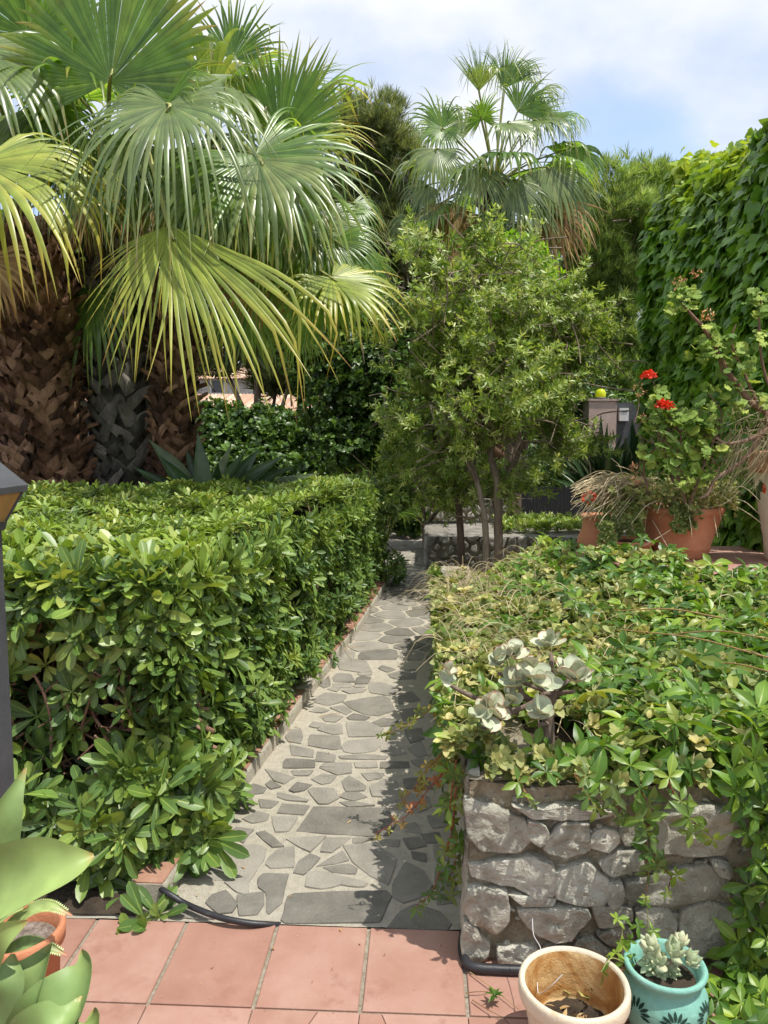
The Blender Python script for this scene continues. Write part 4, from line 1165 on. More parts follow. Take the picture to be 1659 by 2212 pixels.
for i in range(170):
    c = np.array(blobs[rng.integers(0, len(blobs))][:3]) + rng.normal(0, .2, 3)
    a = P(rng.uniform(980, 1100), rng.uniform(820, 960), 7.25)
    if i > 60: a = c + rng.normal(0, .25, 3)
    e = c + rdir(1)[0] * rng.uniform(.2, .5)
    tube(mb, [a, (a + c) / 2 + rng.normal(0, .05, 3), c, e], [.011 if i <= 60 else .006, .007, .0045, .002], 5, 9, v=rng.uniform(.5, 1), wob=.05)
for i in range(850):     # bare grey twigs in the outer crown
    c, dd = p[rng.integers(0, len(p))], rdir(1)[0]
    tube(mb, [c - dd * .14, c + rng.normal(0, .03, 3), c + dd * .14], [.0035, .0018], 4, 4, v=rng.uniform(.8, 1.6))
T.part('trunk', mb, M['bark'])

# bright green tree-top behind the shrub
def leafy(name, label, cat, base, blobs, n, Ts, size, mat, k=7, gap=(2.5, .2), tr=.08, group=None, trunkmat='bark', shell=.5, incl=(20, 88), twig=40, up=.4):
    T = Thing(name, label, cat, base, group)
    p, d, kk = crown_pts(blobs, n, shell, gap)
    mb = MB(); whorls(mb, Ts, p, d * .7 + rng.normal(0, .45, p.shape) + [0, 0, up], k, rng.uniform(.7, 1.25, len(p)) * size, incl, (.02, .98))
    T.part('crown', mb, M[mat])
    mb = MB()
    limb_tree(mb, base, [b[:3] for b in blobs], tr)
    for i in range(twig):
        c, dd = p[rng.integers(0, len(p))], rdir(1)[0]
        tube(mb, [c - dd * size * 2.5, c + rng.normal(0, size * .3, 3), c + dd * size * 1.5], [tr * .12, tr * .04], 4, 4, v=.6)
    T.part('trunk', mb, M[trunkmat])
    return T


def gp(px, d):
    q = P(px, 1000, d); q[2] = 0
    return q


leafy('leafy_tree', 'bright yellow-green leafy tree top showing just above the shrub tree', 'tree', gp(1110, 9.6), [bl(1110, 570, 9.6, 70, 60), bl(1170, 640, 9.6, 60, 60), bl(1060, 640, 9.6, 70, 60), bl(1190, 720, 9.8, 70, 70)], 1900, LANC, .10, 'bright_leaf', 6)
leafy('dark_tree', 'dark leafy tree behind the yellow palm leaf tips, left of the shrub tree', 'tree', gp(760, 9.8), [bl(800, 820, 9.6, 90, 110), bl(720, 850, 9.8, 80, 110), bl(860, 900, 9.4, 80, 100), bl(680, 760, 10.2, 80, 80), bl(780, 700, 10, 80, 80), bl(850, 780, 9.8, 70, 90), bl(760, 960, 9.5, 90, 70)], 5200, ROUND, .065, 'dark_leaf', 7, gap=(2.2, .3))
leafy('leafy_shrub', 'green shrub beside the far end of the path, below the dark tree', 'shrub', gp(920, 9.9), [bl(900, 1010, 9.8, 60, 60), bl(960, 1050, 9.9, 70, 50), bl(870, 1070, 10.2, 50, 45), bl(1000, 1020, 9.9, 60, 60)], 2200, LANC, .075, 'mid_leaf', 7, tr=.03)
leafy('leafy_shrub', 'small dark shrub at the corner where the path turns left', 'shrub', gp(880, 10.9), [bl(890, 1120, 10.9, 45, 32), bl(850, 1115, 11.2, 55, 35)], 900, ROUND, .07, 'dark_leaf', 7, tr=.03)
leafy('dark_hedge', 'distant dark green clipped hedge in front of the tiled roof house', 'hedge', gp(560, 12.5), [bl(470, 950, 12.5, 110, 78), bl(580, 955, 12.4, 110, 72), bl(690, 970, 12.4, 110, 70), bl(400, 960, 12.6, 80, 72), bl(560, 1020, 12, 180, 60), bl(720, 1040, 12, 120, 60)], 9000, ROUND, .085, 'dark_leaf', 6, gap=None, shell=.25, tr=.05, twig=10)
leafy('leafy_shrub', 'dark green shrub seen at the far left edge beyond the palm trunks', 'shrub', gp(-20, 8.2), [bl(-40, 900, 8.2, 90, 120), bl(10, 800, 8.6, 60, 90), bl(20, 960, 8.4, 50, 60), bl(-60, 680, 8.5, 90, 120)], 3300, ROUND, .08, 'dark_leaf', 7)
leafy('leafy_shrub', 'grey-green bush filling the gap between the left and the grey palm trunk', 'shrub', gp(170, 9.2), [bl(180, 620, 9.2, 60, 90), bl(170, 760, 9.4, 50, 60)], 900, LANC, .09, 'mid_leaf', 6, gap=(2.5, .05))
leafy('dark_tree', 'dark tree behind the gate pillar, beneath the feathery trees', 'tree', gp(1290, 13.4), [bl(1240, 840, 13.3, 80, 80), bl(1150, 900, 13, 120, 110), bl(1350, 920, 14.5, 80, 70), bl(1060, 900, 13, 120, 110)], 3900, LANC, .11, 'dark_leaf', 7, gap=(1.5, .22))
leafy('leafy_shrub', 'low row of dark bushes right behind the shrub tree trunks', 'shrub', gp(1120, 12.4), [bl(960, 1000, 12.6, 130, 80), bl(1120, 1000, 12.6, 130, 80), bl(1240, 1010, 12.6, 100, 70)], 3600, LANC, .09, 'dark_leaf', 7, gap=None, shell=.4)


def needle_tree(name, label, base, blobs, n, L, mat, k=14, gap=(1.2, .12), tr=.14, up=.9):
    T = Thing(name, label, 'tree', base)
    p, d, kk = crown_pts(blobs, n, .6, gap)
    mb = MB(); whorls(mb, NEEDLE, p, d * .5 + rng.normal(0, .25, p.shape) + [0, 0, up], k, rng.uniform(.6, 1.3, len(p)) * L, (5, 60), (.0, 1))
    T.part('crown', mb, M[mat])
    mb = MB(); limb_tree(mb, base, [b[:3] for b in blobs], tr)
    for i in range(60):
        c, dd = p[rng.integers(0, len(p))], nrm(rng.normal(size=3) + [0, 0, .8])
        tube(mb, [c - dd * L * 2.5, c - dd * L, c + dd * L * .1], [.02, .006], 4, 4, v=.3)
    T.part('trunk', mb, M['bark'])


NEEDLE = [leafT([(0, .028), (.6, .024), (1, .004)], .0, c) for c in (0, .3)]
needle_tree('pine_tree', 'olive-green pine between the left palms and the far palm', gp(800, 16), [bl(820, 290, 16, 70, 75), bl(770, 350, 16.4, 60, 110), bl(860, 380, 16.2, 70, 80), bl(800, 450, 16.4, 90, 80), bl(740, 480, 16.8, 90, 90), bl(880, 520, 16.4, 100, 80), bl(840, 240, 16.3, 30, 34), bl(760, 235, 16.5, 22, 28), bl(640, 560, 17, 110, 110), bl(760, 620, 17, 130, 120)], 14500, .23, 'pine', gap=(1.3, .08))
needle_tree('feathery_tree', 'light green feathery tree between the far palm and the ivy wall', gp(1310, 15.5), [bl(1320, 480, 15.5, 95, 100), bl(1340, 410, 15.7, 60, 60), bl(1270, 560, 15.5, 80, 90), bl(1330, 600, 15.7, 90, 90), bl(1400, 450, 16, 60, 90), bl(1240, 640, 15.6, 70, 70), bl(1330, 720, 15.6, 70, 90), bl(1300, 820, 15.6, 90, 100)], 13500, .22, 'tamar', gap=(1.2, .14))
needle_tree('feathery_tree', 'dark feathery tree top poking up left of the ivy wall crest', gp(1470, 17), [bl(1420, 420, 17, 50, 50), bl(1470, 370, 17, 35, 35), bl(1440, 480, 17, 90, 80), bl(1520, 420, 17.4, 90, 60)], 3600, .24, 'pine', gap=(1.2, .1))
needle_tree('pine_tree', 'broad dark pine in the far background behind the grey palm trunk', gp(560, 19), [bl(540, 640, 19, 120, 90), bl(460, 740, 19, 110, 80), bl(640, 740, 19, 130, 90), bl(930, 600, 19, 160, 120), bl(1000, 720, 19, 200, 150), bl(600, 820, 20, 60, 40), bl(850, 850, 19, 170, 110)], 9000, .5, 'pine', gap=(.9, .2))

# ================================================================== IVY WALL
T = Thing('ivy_wall', 'tall garden wall wholly covered with hanging Boston ivy leaves, right side', 'ivy wall', (2.6, 7, 0))
mb = MB(); IXL = 2.14; IR = .95
IY0 = 5.3; IY1 = 8.35
def iz(y): return 3.72 + .10 * (y - 5.3) + .14 * math.sin(y * 1.7) + .06 * math.sin(y * 4.1)
def isurf(s, y):
    """s: height along the face then over the top"""
    zt = iz(y) - IR
    bul = .10 * nz((0, y * .9, s * .9), 1.3, 4) + .06 * nz((0, y, s), 3)
    x0 = IXL + .12 * np.clip((y - IY0) / 3, 0, 1)
    end = max(0, (y - (IY1 - .5)) / .5)
    x0 += .5 * (1 - math.sqrt(max(0, 1 - min(1, end) ** 2)))
    if s < zt: return np.array([x0 - bul - .25 * (s / zt) ** 3 * 0 , y, s]), np.array([-1, .0, .18])
    a = min((s - zt) / IR, PI / 2); r = IR; rx = .5
    extra = max(0, (s - zt) - IR * PI / 2)
    return np.array([x0 + rx - rx * math.cos(a) - bul * math.cos(a) + extra, y, zt + r * math.sin(a) + bul * math.sin(a)]), np.array([-math.cos(a), 0, math.sin(a) + .18])
pp = []; nn = []; tt = []
for _ in range(18500):
    y = IY0 - .4 + (IY1 - IY0 + .4) * rng.random(); s = rng.random() * 5.0
    p_, n_ = isurf(s, y)
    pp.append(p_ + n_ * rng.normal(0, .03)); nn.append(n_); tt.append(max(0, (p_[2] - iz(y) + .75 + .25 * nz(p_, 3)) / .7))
for _ in range(1900):     # far end
    x = IXL + .3 + rng.random() * 1.4; z = rng.random() * 3.6
    pp.append([x, IY1 - .02 + rng.normal(0, .03), z]); nn.append([0, 1, .2]); tt.append(0)
for _ in range(3200):     # near end
    x = IXL + .1 + rng.random() * 2.3; z = rng.random() * 3.75
    if z > 2.85 + math.sqrt(max(0, .9 - (max(0, IXL + .95 - x)) ** 2)): continue
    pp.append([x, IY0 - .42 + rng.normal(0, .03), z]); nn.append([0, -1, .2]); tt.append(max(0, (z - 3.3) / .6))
for _ in range(700):     # loose shoots along the crest
    y = IY0 + (IY1 - IY0) * rng.random(); q = rng.random()
    p_, n_ = isurf(iz(y) - .1 + .9 * q, y); hgt = abs(rng.normal(0, .06))
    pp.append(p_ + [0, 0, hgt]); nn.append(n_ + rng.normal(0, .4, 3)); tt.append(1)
pp = np.array(pp); nn = nrm(np.array(nn, float)); tt = np.array(tt)
down = np.array([0, 0, -1.]) + rng.normal(0, .36, pp.shape) + nn * rng.uniform(.15, .6, (len(pp), 1))
crest_light = np.clip(tt * .85 * rng.uniform(.4, 1.3, len(pp)), 0, 1) * (tt > .1)  # sunlit crest put into the leaf colour: yellower towards the top
leaves(mb, IVY, pp, down, nn + rng.normal(0, .34, pp.shape), rng.uniform(.065, .125, len(pp)), rng.random(len(pp)), crest_light)
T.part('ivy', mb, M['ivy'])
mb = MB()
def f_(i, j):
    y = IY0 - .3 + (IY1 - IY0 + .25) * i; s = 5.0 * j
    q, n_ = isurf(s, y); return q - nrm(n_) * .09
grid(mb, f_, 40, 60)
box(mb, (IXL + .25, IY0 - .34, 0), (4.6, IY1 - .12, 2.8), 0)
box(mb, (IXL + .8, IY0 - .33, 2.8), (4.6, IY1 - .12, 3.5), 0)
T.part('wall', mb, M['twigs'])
T = Thing('ivy_shoot', 'loose dark ivy shoot sticking up above the crest of the ivy wall', 'plant', P(1636, 330, 5.5))
mb = MB(); tube(mb, [P(1640, 345, 5.5), P(1636, 318, 5.5), P(1640, 300, 5.5)], [.008, .004], 5, 6); st = mb
p = np.array([P(1638 + rng.normal(0, 6), 325 - rng.random() * 35, 5.5) for _ in range(22)])
mb = MB(); leaves(mb, IVY, p, rdir(22) - [0, 0, .3], rdir(22), .07, rng.random(22) * .4)
T.part('leaves', mb, M['ivy']); T.part('stem', st, M['vine'])
# ================================================================== BED PLANTS
JX = float(P(1182, 1620, 2.25)[0])
def zb(x, y):
    return zbed(x, y) + .05 * nz((x, y, 0), 2.4, 2) + .035 * nz((x, y, 0), 6, 8)


def on_bed(n, f):
    out = []
    while len(out) < n:
        x = rng.uniform(WX - .07, 3.3); y = 2.1 + 3.3 * rng.random() ** 1.15
        if x > .35 + y * .62: continue
        if x > TX0 - .06 and y > TY0 - .05:
            if x < float(P(1470, 1200, y)[0]) and y < 4.35 and rng.random() < .5: out.append((x, y, TZ + .03))
            continue
        if (x - JX) ** 2 + (y - 2.22) ** 2 < .03: continue
        if abs(x - JX + .06) < .17 and y < 2.5 and rng.random() < .5: continue
        if rng.random() > f(x, y): continue
        out.append((x, y, float(zb(x, y))))
    return np.array(out)


sm = lambda a, b, t: float(np.clip((t - a) / (b - a), 0, 1))
fr_v = lambda x, y: .13 + .80 * max(sm(.45, 1.2, x), .9 * (1 - sm(2.2, 2.9, y)) * sm(.2, .5, x))
fr_p = lambda x, y: 1.0 - .55 * sm(.8, 1.5, x)
mb = MB()
def creep(mb, pos, ax, L, w=0., v=(.0, .85)):
    pos = np.asarray(pos, float)
    for k in (5,):
        whorls(mb, CREEP, pos, ax, k, L, (62, 100), v, w)
p = on_bed(2000, fr_v)
ln = rng.uniform(.055, .105, len(p)) * np.where(p[:, 1] < 3, 1.08, .9)
dk = np.where(p[:, 0] > .25 + .25 * p[:, 1], 1, 0)
creep(mb, p + [0, 0, .035] + np.abs(rng.normal(0, .04, (len(p), 1))) * [0, 0, 1], [0, -.25, 1] + rng.normal(0, .45, p.shape), ln * rng.uniform(.7, 1.2, len(p)), np.where(rng.random(len(p)) < .12, rng.uniform(.2, .5, len(p)), 0))
for _ in range(150):       # over the front and left edge of the raised terrace
    if rng.random() < .5: q = [TX0 + rng.uniform(-.1, .02), rng.uniform(3.9, 5.0), rng.uniform(.62, .80)]
    else: q = [rng.uniform(TX0, float(P(1490, 1200, 4.1)[0])), TY0 - rng.uniform(-.1, .15), rng.uniform(.66, .79)]
    creep(mb, [q], [[-.2, -.5, .8] + rng.normal(0, .35, 3)], rng.uniform(.06, .085))
# hanging over the front edge of the wall
def strand(px_pts, d, n, L, w=(0, .3), spread=.01, out=.02, stems=None, rs=.0022):
    pts = crom([P(a, b, (d if np.ndim(d) == 0 else dd)) for (a, b), dd in zip(px_pts, (d if np.ndim(d) else [d] * len(px_pts)))], 60)
    i = np.linspace(2, 59, n).astype(int)
    pp = pts[i] + rng.normal(0, spread, (n, 3)) + [0, -out, 0]
    ax_ = np.tile([.0, -.85, .35], (n, 1)) + rng.normal(0, .35, (n, 3))
    creep(mb, pp, ax_, np.linspace(L, L * .55, n) * rng.uniform(.7, 1.1, n), rng.uniform(w[0], w[1], n))
    if stems is not None:
        tube(stems, pts + rng.normal(0, .0012, pts.shape), [rs, rs * .5], 5, v=rng.random())
        for a_, b_ in zip(pp, pts[i]): tube(stems, [b_, a_], [.0012, .001], 4, 3, v=rng.random())
st = MB()
F0 = WY - .04
strand([(1380, 1690), (1400, 1760), (1395, 1830), (1410, 1860)], F0 - .03, 7, .07, stems=st)
strand([(1400, 1800), (1425, 1870), (1450, 1890), (1445, 1915)], F0 - .03, 4, .05, stems=st)
strand([(1395, 1840), (1400, 1890), (1395, 1930)], F0 - .03, 3, .045, stems=st)
strand([(1440, 1680), (1480, 1760), (1530, 1800)], F0 - .04, 6, .07, stems=st)
strand([(1240, 1670), (1270, 1720), (1290, 1745)], F0 - .02, 4, .055, stems=st)
strand([(1120, 1675), (1140, 1725), (1150, 1740)], F0 - .02, 3, .045, stems=st)
strand([(1330, 1670), (1320, 1720), (1340, 1750)], F0 - .02, 4, .06, stems=st)
for _ in range(60):        # fringe along the front edge
    x = rng.uniform(WX + .02, WX + 1.0) if rng.random() < .4 else rng.uniform(WX + .35, WX + 1.0)
    q = np.array([[x, WY + rng.uniform(-.05, .16), .56 + rng.uniform(-.03, .05)]])
    creep(mb, q, [[0, -.8, .7] + rng.normal(0, .35, 3)], rng.uniform(.05, .085))
for _ in range(165):        # curtain at the right end of the wall front
    px = rng.uniform(1575, 1760); py = rng.uniform(1630, 2230)
    if px < 1595 + 25 * math.sin(py / 70.) or (rng.random() < .25): continue
    q = P(px, py, WY - rng.uniform(.03, .14))
    creep(mb, [q], [[-.1, -.85, .4] + rng.normal(0, .4, 3)], rng.uniform(.045, .085), 0, (.0, .7))
for _ in range(26):
    q = G(rng.uniform(1490, 1670), rng.uniform(2110, 2225), rng.uniform(.02, .09))
    creep(mb, [q], [[-.1, -.5, .8] + rng.normal(0, .3, 3)], rng.uniform(.05, .075), 0, (.1, .8))
# down the side of the wall and out over the path
strand([(985, 1640), (972, 1760), (985, 1850), (965, 1910)], [2.1, 2.12, 2.15, 2.2], 14, .055, out=0, spread=.02, stems=st)
strand([(985, 1700), (975, 1800), (950, 1880), (930, 1930), (900, 1955)], [2.1, 2.13, 2.15, 2.2, 2.22], 12, .045, out=0, stems=st)
strand([(980, 1640), (930, 1700), (880, 1760), (812, 1800)], [2.2, 2.2, 2.25, 2.25], 15, .028, w=(.35, 1), out=0, stems=st, spread=.012)
strand([(975, 1600), (925, 1660), (895, 1700), (860, 1740)], [2.3, 2.3, 2.3, 2.3], 14, .030, w=(.35, .8), out=0, stems=st, spread=.014)
strand([(960, 1500), (920, 1540), (870, 1570), (815, 1590)], [2.7, 2.7, 2.75, 2.8], 11, .042, w=(.1, .7), out=0, stems=st, spread=.01)
for _ in range(330):
    y = 2.1 + 3.2 * rng.random() ** 1.2; z = rng.uniform(.04, .6) ** .7
    if nz((y, z, 0), 3, 6) < -.05 - .35 * (z - .45): continue
    creep(mb, [[WX - .03 - rng.random() * .05, y, min(z, .6)]], [[-.9, -.1, .4] + rng.normal(0, .3, 3)], rng.uniform(.03, .062), rng.uniform(0, .45) if rng.random() < .35 else 0)
struct(tag(mb.build('creeper', M['creep']), 'green five-fingered creeper spreading over the raised bed and its stone wall', 'creeper'), 'stuff')

mb = MB()
p = on_bed(5600, fr_p)
whorls(mb, ROUND, p + np.array([0, 0, .035]) + np.abs(rng.normal(0, .02, (len(p), 1))) * [0, 0, 1], [0, -.2, 1] + rng.normal(0, .5, p.shape), 6, rng.uniform(.022, .042, len(p)) * np.where(p[:, 1] > 3.2, 1.15, 1), (25, 85), (.1, 1))
for _ in range(260):
    y = 2.1 + 3.2 * rng.random(); q = np.array([[WX - .03, y, rng.uniform(.42, .6)]])
    whorls(mb, ROUND, q, np.array([[-.7, -.1, .6]]) + rng.normal(0, .3, (1, 3)), 6, .03, (25, 85), (.1, 1))
for _ in range(130):
    q = np.array([[rng.uniform(WX + .05, WX + .75), WY + rng.uniform(-.02, .12), rng.uniform(.54, .6)]])
    whorls(mb, ROUND, q, np.array([[0, -.5, .8]]) + rng.normal(0, .3, (1, 3)), 6, .03, (25, 85), (.3, .9))
struct(tag(mb.build('pale_ground_cover', M['pale']), 'pale small round leaves filling the raised bed between the creeper', 'ground cover'), 'stuff')

mb = MB()
def arc_stem(mb, p, d, L, r, lift=.12, v=None, n=8):
    d = nrm(d); g = np.array([0, 0, -1.])
    tube(mb, [p, p + d * L * .35 + [0, 0, lift * L], p + d * L * .7 + [0, 0, lift * L * .9], p + d * L + g * lift * L * .3], [r, r * .6], 4, n, v=rng.random() if v is None else v)
for _ in range(1500):
    if rng.random() < .68:
        y = 2.6 + 2.8 * rng.random() ** .8; x = WX + abs(rng.normal(0, .22)) * (1 + .8 * sm(4, 5.4, y))
    else:
        y = 2.2 + 3.1 * rng.random(); x = WX + rng.random() * 1.6
    if x > TX0 - .1 and y > TY0: continue
    a = rng.uniform(0, 2 * PI)
    arc_stem(mb, np.array([x, y, float(zb(x, y)) + .0]), [math.cos(a), math.sin(a), rng.uniform(0, .5)], rng.uniform(.06, .32), rng.uniform(.0009, .002), lift=rng.uniform(.05, .4))
struct(tag(mb.build('dry_stems', M['straw']), 'dry straw-coloured stems lying through the raised bed plants', 'dry stems'), 'stuff')
for a, b in (((1340, 1360), (1659, 1420)), ((1450, 1370), (1659, 1380)), ((1500, 1440), (1659, 1450)), ((1330, 1320), (1560, 1335))):
    tube(st, [P(*a, 2.8), P((a[0] + b[0]) / 2, (a[1] + b[1]) / 2 - 12, 2.6), P(*b, 2.4)], [.002, .003], 5, 12, v=.9)
struct(tag(st.build('creeper_stems', M['vine']), 'thin reddish creeper stems trailing down the wall and out over the path', 'stems'), 'stuff')

# silver jade plant
dj = 2.25
T = Thing('jade_plant', 'silver-leaved jade plant with round red-edged leaves at the front of the raised bed', 'plant', P(1182, 1620, dj))
mb = MB()
tube(mb, [P(1180, 1650, dj), P(1183, 1590, dj), P(1186, 1530, dj), P(1200, 1490, dj)], [.024, .02, .015, .011], 10, 14, wob=.06, v=.4)
cl = [(1112, 1425, 2.3, 1.0), (1190, 1400, 2.3, 1.), (1075, 1440, 2.28, .85), (1148, 1468, 2.22, 1.05), (1172, 1485, 2.18, .8), (1240, 1480, 2.2, 1.25), (1215, 1462, 2.3, .8), (1118, 1495, 2.25, 1.0), (1060, 1545, 2.18, 1.25), (1095, 1530, 2.22, .8), (1165, 1552, 2.15, 1.1), (968, 1468, 2.3, .75), (1235, 1450, 2.35, .7), (1040, 1560, 2.15, .9)]
joint = {0: (1130, 1500), 1: (1192, 1440), 7: (1140, 1510), 8: (1120, 1530), 10: (1184, 1560), 11: (1010, 1500), 5: (1205, 1500)}
for i, (x, y, d, s) in enumerate(cl):
    j = joint.get(i, (1190, 1500)); j0 = P(1187, 1525, dj)
    if i == 11: pts = [P(1120, 1540, dj), P(1060, 1520, dj), P(1010, 1500, dj), P(x, y + 10, d)]
    else: pts = [j0, P(*j, dj), P(x, y + 14, d)]
    tube(mb, pts, [.010, .006], 7, 9, wob=.05, v=.5)
T.part('stem', mb, M['bark'])
mb = MB()
JL = []
for c_ in (-.3, -.1, .2):
    rows = [(0, .03), (.10, .15), (.25, .32), (.45, .43), (.65, .45), (.82, .36), (.94, .2), (1, .02)]
    V = []; F = []; dv = []
    for t, h in rows:
        z = -c_ * t * t
        V += [(-h, t, z + .14 * h + .02), (-h * .9, t * .98, z + .12 * h), (0, t * .97, z - .04), (h * .9, t * .98, z + .12 * h), (h, t, z + .14 * h + .02)]
    for q in range(len(rows) - 1):
        for w_ in range(4):
            e_ = q * 5 + w_; F.append((e_, e_ + 1, e_ + 6, e_ + 5)); dv.append(.55 if w_ in (0, 3) or q == len(rows) - 2 else 0)
    JL.append((np.array(V), np.array(F), np.array(dv)))
for (x, y, d, s) in cl:
    c = P(x, y - 6, d - .06)
    for k in range(3):
        if rng.random() < .15 and k: continue
        whorls(mb, JL, (c + rng.normal(0, .006, 3) + [0, 0, .008 * k])[None], (np.array([0, -.35, .9]) + rng.normal(0, .25, 3))[None], 4, .060 * s * (1 - .12 * k), (38 - 8 * k, 82 - 20 * k), (.0, .6), 0, mat=0)
T.part('leaves', mb, M['jade'])
me = bpy.data.objects['leaves' if 'leaves' in bpy.data.objects else 'leaves'] if False else None

# toppled clay jar half hidden by the creeper
T = Thing('clay_jar', 'terracotta jar lying on its side half buried in the creeper', 'jar', P(1480, 1680, 2.28))
mb = MB()
ax0, ax1 = P(1345, 1668, 2.22), P(1665, 1675, 2.2)
tube(mb, [ax0 + (ax1 - ax0) * t for t in np.linspace(0, 1, 12)], [.012, .04, .056, .062, .066, .070, .072, .070, .066, .06, .064, .070], 26, wob=.008, v=.75)
T.part('body', mb, M['pot_terra'])
mb = MB(); e = ax1 + (ax1 - ax0) * .004
tube(mb, [e, e + (ax1 - ax0) * .003], [.055, .055], 24); T.part('mouth', mb, M['hole'])

# ================================================================== FOREGROUND POTS
cp = G(1240, 2122, .205); cp[2] = 0.004
T = Thing('cream_pot', 'cream glazed flower pot with rust-stained inside and hardly any plant', 'flower pot', cp)
mb = MB(); r = .128
lathe(mb, cp, [(0, 0), (.078, 0), (.084, .004), (.104, .09), (.116, .155), (.118, .16)], 64, 0, wob=.004)
T.part('body', mb, M['pot_cream'])
mb = MB(); lathe(mb, cp, [(.116, .152), (.121, .158), (.126, .163), (.129, .172), (.1295, .196), (.127, .204), (.122, .207), (.116, .204), (.1135, .197)], 64, 0, wob=.004)
T.part('rim', mb, M['pot_cream'])
mb = MB(); lathe(mb, cp, [(.1136, .199), (.111, .19), (.106, .14), (.1, .09), (.097, .075), (.0, .075)], 64, 0, wob=.004)
T.part('inside', mb, M['pot_stain'])
mb = MB()
def f_(i, j):
    a = i * 2 * PI; rr = .088 * j
    rr *= 1.1; q = (cp[0] + rr * math.cos(a), cp[1] + rr * math.sin(a), 0)
    return (q[0], q[1], cp[2] + .082 + .012 * nz(q, 30) + .008 * nz(q, 80) + .006 * (j < .7))
grid(mb, f_, 60, 14); T.part('soil', mb, M['soil'])
mb = MB()
for _ in range(40):
    a = rng.uniform(0, 2 * PI); rr = rng.uniform(0, .06); q = cp + [rr * math.cos(a) - .01, rr * math.sin(a), .095]
    leaves(mb, LANC, q[None], rdir(1) * [1, 1, .3], np.array([[0, 0, 1.]]) + rng.normal(0, .4, (1, 3)), rng.uniform(.015, .04), rng.random())
T.part('fallen_leaves', mb, M['palm_d'])
mb = MB()
for a_, b_ in (((1225, 2140), 0), ((1262, 2150), 0)):
    q = G(a_[0], a_[1], .1); whorls(mb, ROUND, q[None], np.array([[.2, -.3, .9]]), 5, .018, (30, 80), (.5, 1))
T.part('seedling', mb, M['pale'])
mb = MB()
tube(mb, [P(1150, 1985, 1.97), P(1153, 2020, 1.93), P(1168, 2050, 1.86), P(1163, 2090, 1.82), P(1163, 2145, 1.77), P(1190, 2130, 1.74), P(1215, 2105, 1.74)], [.0011, .0011], 5, 50, v=1)
tag(mb.build('string', M['white']), 'thin pale string dangling from the wall into the cream pot', 'string')

tp = G(1437, 2085, .19); tp[2] = .004
tp[1] = min(tp[1], WY - .16)
T = Thing('turquoise_pot', 'turquoise glazed pot with pierced flower pattern and flared rim', 'flower pot', tp)
prof = [(0, 0), (.055, 0), (.06, .006), (.08, .03), (.097, .065), (.104, .10), (.101, .125), (.09, .145), (.081, .153), (.082, .161), (.090, .176)]
mb = MB(); lathe(mb, tp, prof, 64, wob=.005); T.part('body', mb, M['pot_turq'])
mb = MB(); lathe(mb, tp, [(.0895, .174), (.097, .180), (.099, .187), (.096, .193), (.090, .194), (.084, .188), (.074, .165), (.070, .150), (.0, .150)], 64, wob=.005); T.part('rim', mb, M['pot_turq'])
mb = MB()
def on_pot(a, z):
    rr = np.interp(z, [q[1] for q in prof], [q[0] for q in prof])
    return np.array([tp[0] + (rr) * math.cos(a), tp[1] + (rr) * math.sin(a), tp[2] + z])
for f0, zc in ((-PI / 2 - .05, .116), (-PI / 2 + .85, .118), (-PI / 2 - .95, .118), (-PI / 2 + 2, .118)):
    for k in range(9):
        th_ = k / 8 * PI * 1.15 - .24; big = 1.0
        L0, L1 = .012, .036
        pts = []
        for s_, wv in ((L0, .0008), (L0 + (L1 - L0) * .4, .0042), (L0 + (L1 - L0) * .75, .0036), (L1, .0006)):
            for sd in (-1, 1):
                u = math.cos(th_) * s_ - sd * wv * math.sin(th_); v_ = math.sin(th_) * s_ + sd * wv * math.cos(th_)
                q = on_pot(f0 + u / .1, zc + v_ * .9 - .01); c_ = np.array([tp[0], tp[1], q[2]]); q = q + nrm(q - c_) * .0012
                pts.append(q)
        mb.add(pts, [(0, 1, 3, 2), (2, 3, 5, 4), (4, 5, 7, 6)])
    T.part('pierced_flower', mb, M['hole']); mb = MB()
for k in range(16):
    a0 = k * 2 * PI / 16 + .2
    pts = [on_pot(a0 + dx, .052 + dz) + nrm(np.array([math.cos(a0), math.sin(a0), 0])) * .0015 for dx, dz in ((-.04, .0), (0, -.006), (.04, 0), (0, .005))]
    mb.add(pts, [(0, 1, 2, 3)])
T.part('pierced_band', mb, M['hole'])
mb = MB(); lathe(mb, tp, [(.0, .160), (.04, .162), (.074, .158)], 32); T.part('soil', mb, M['soil'])

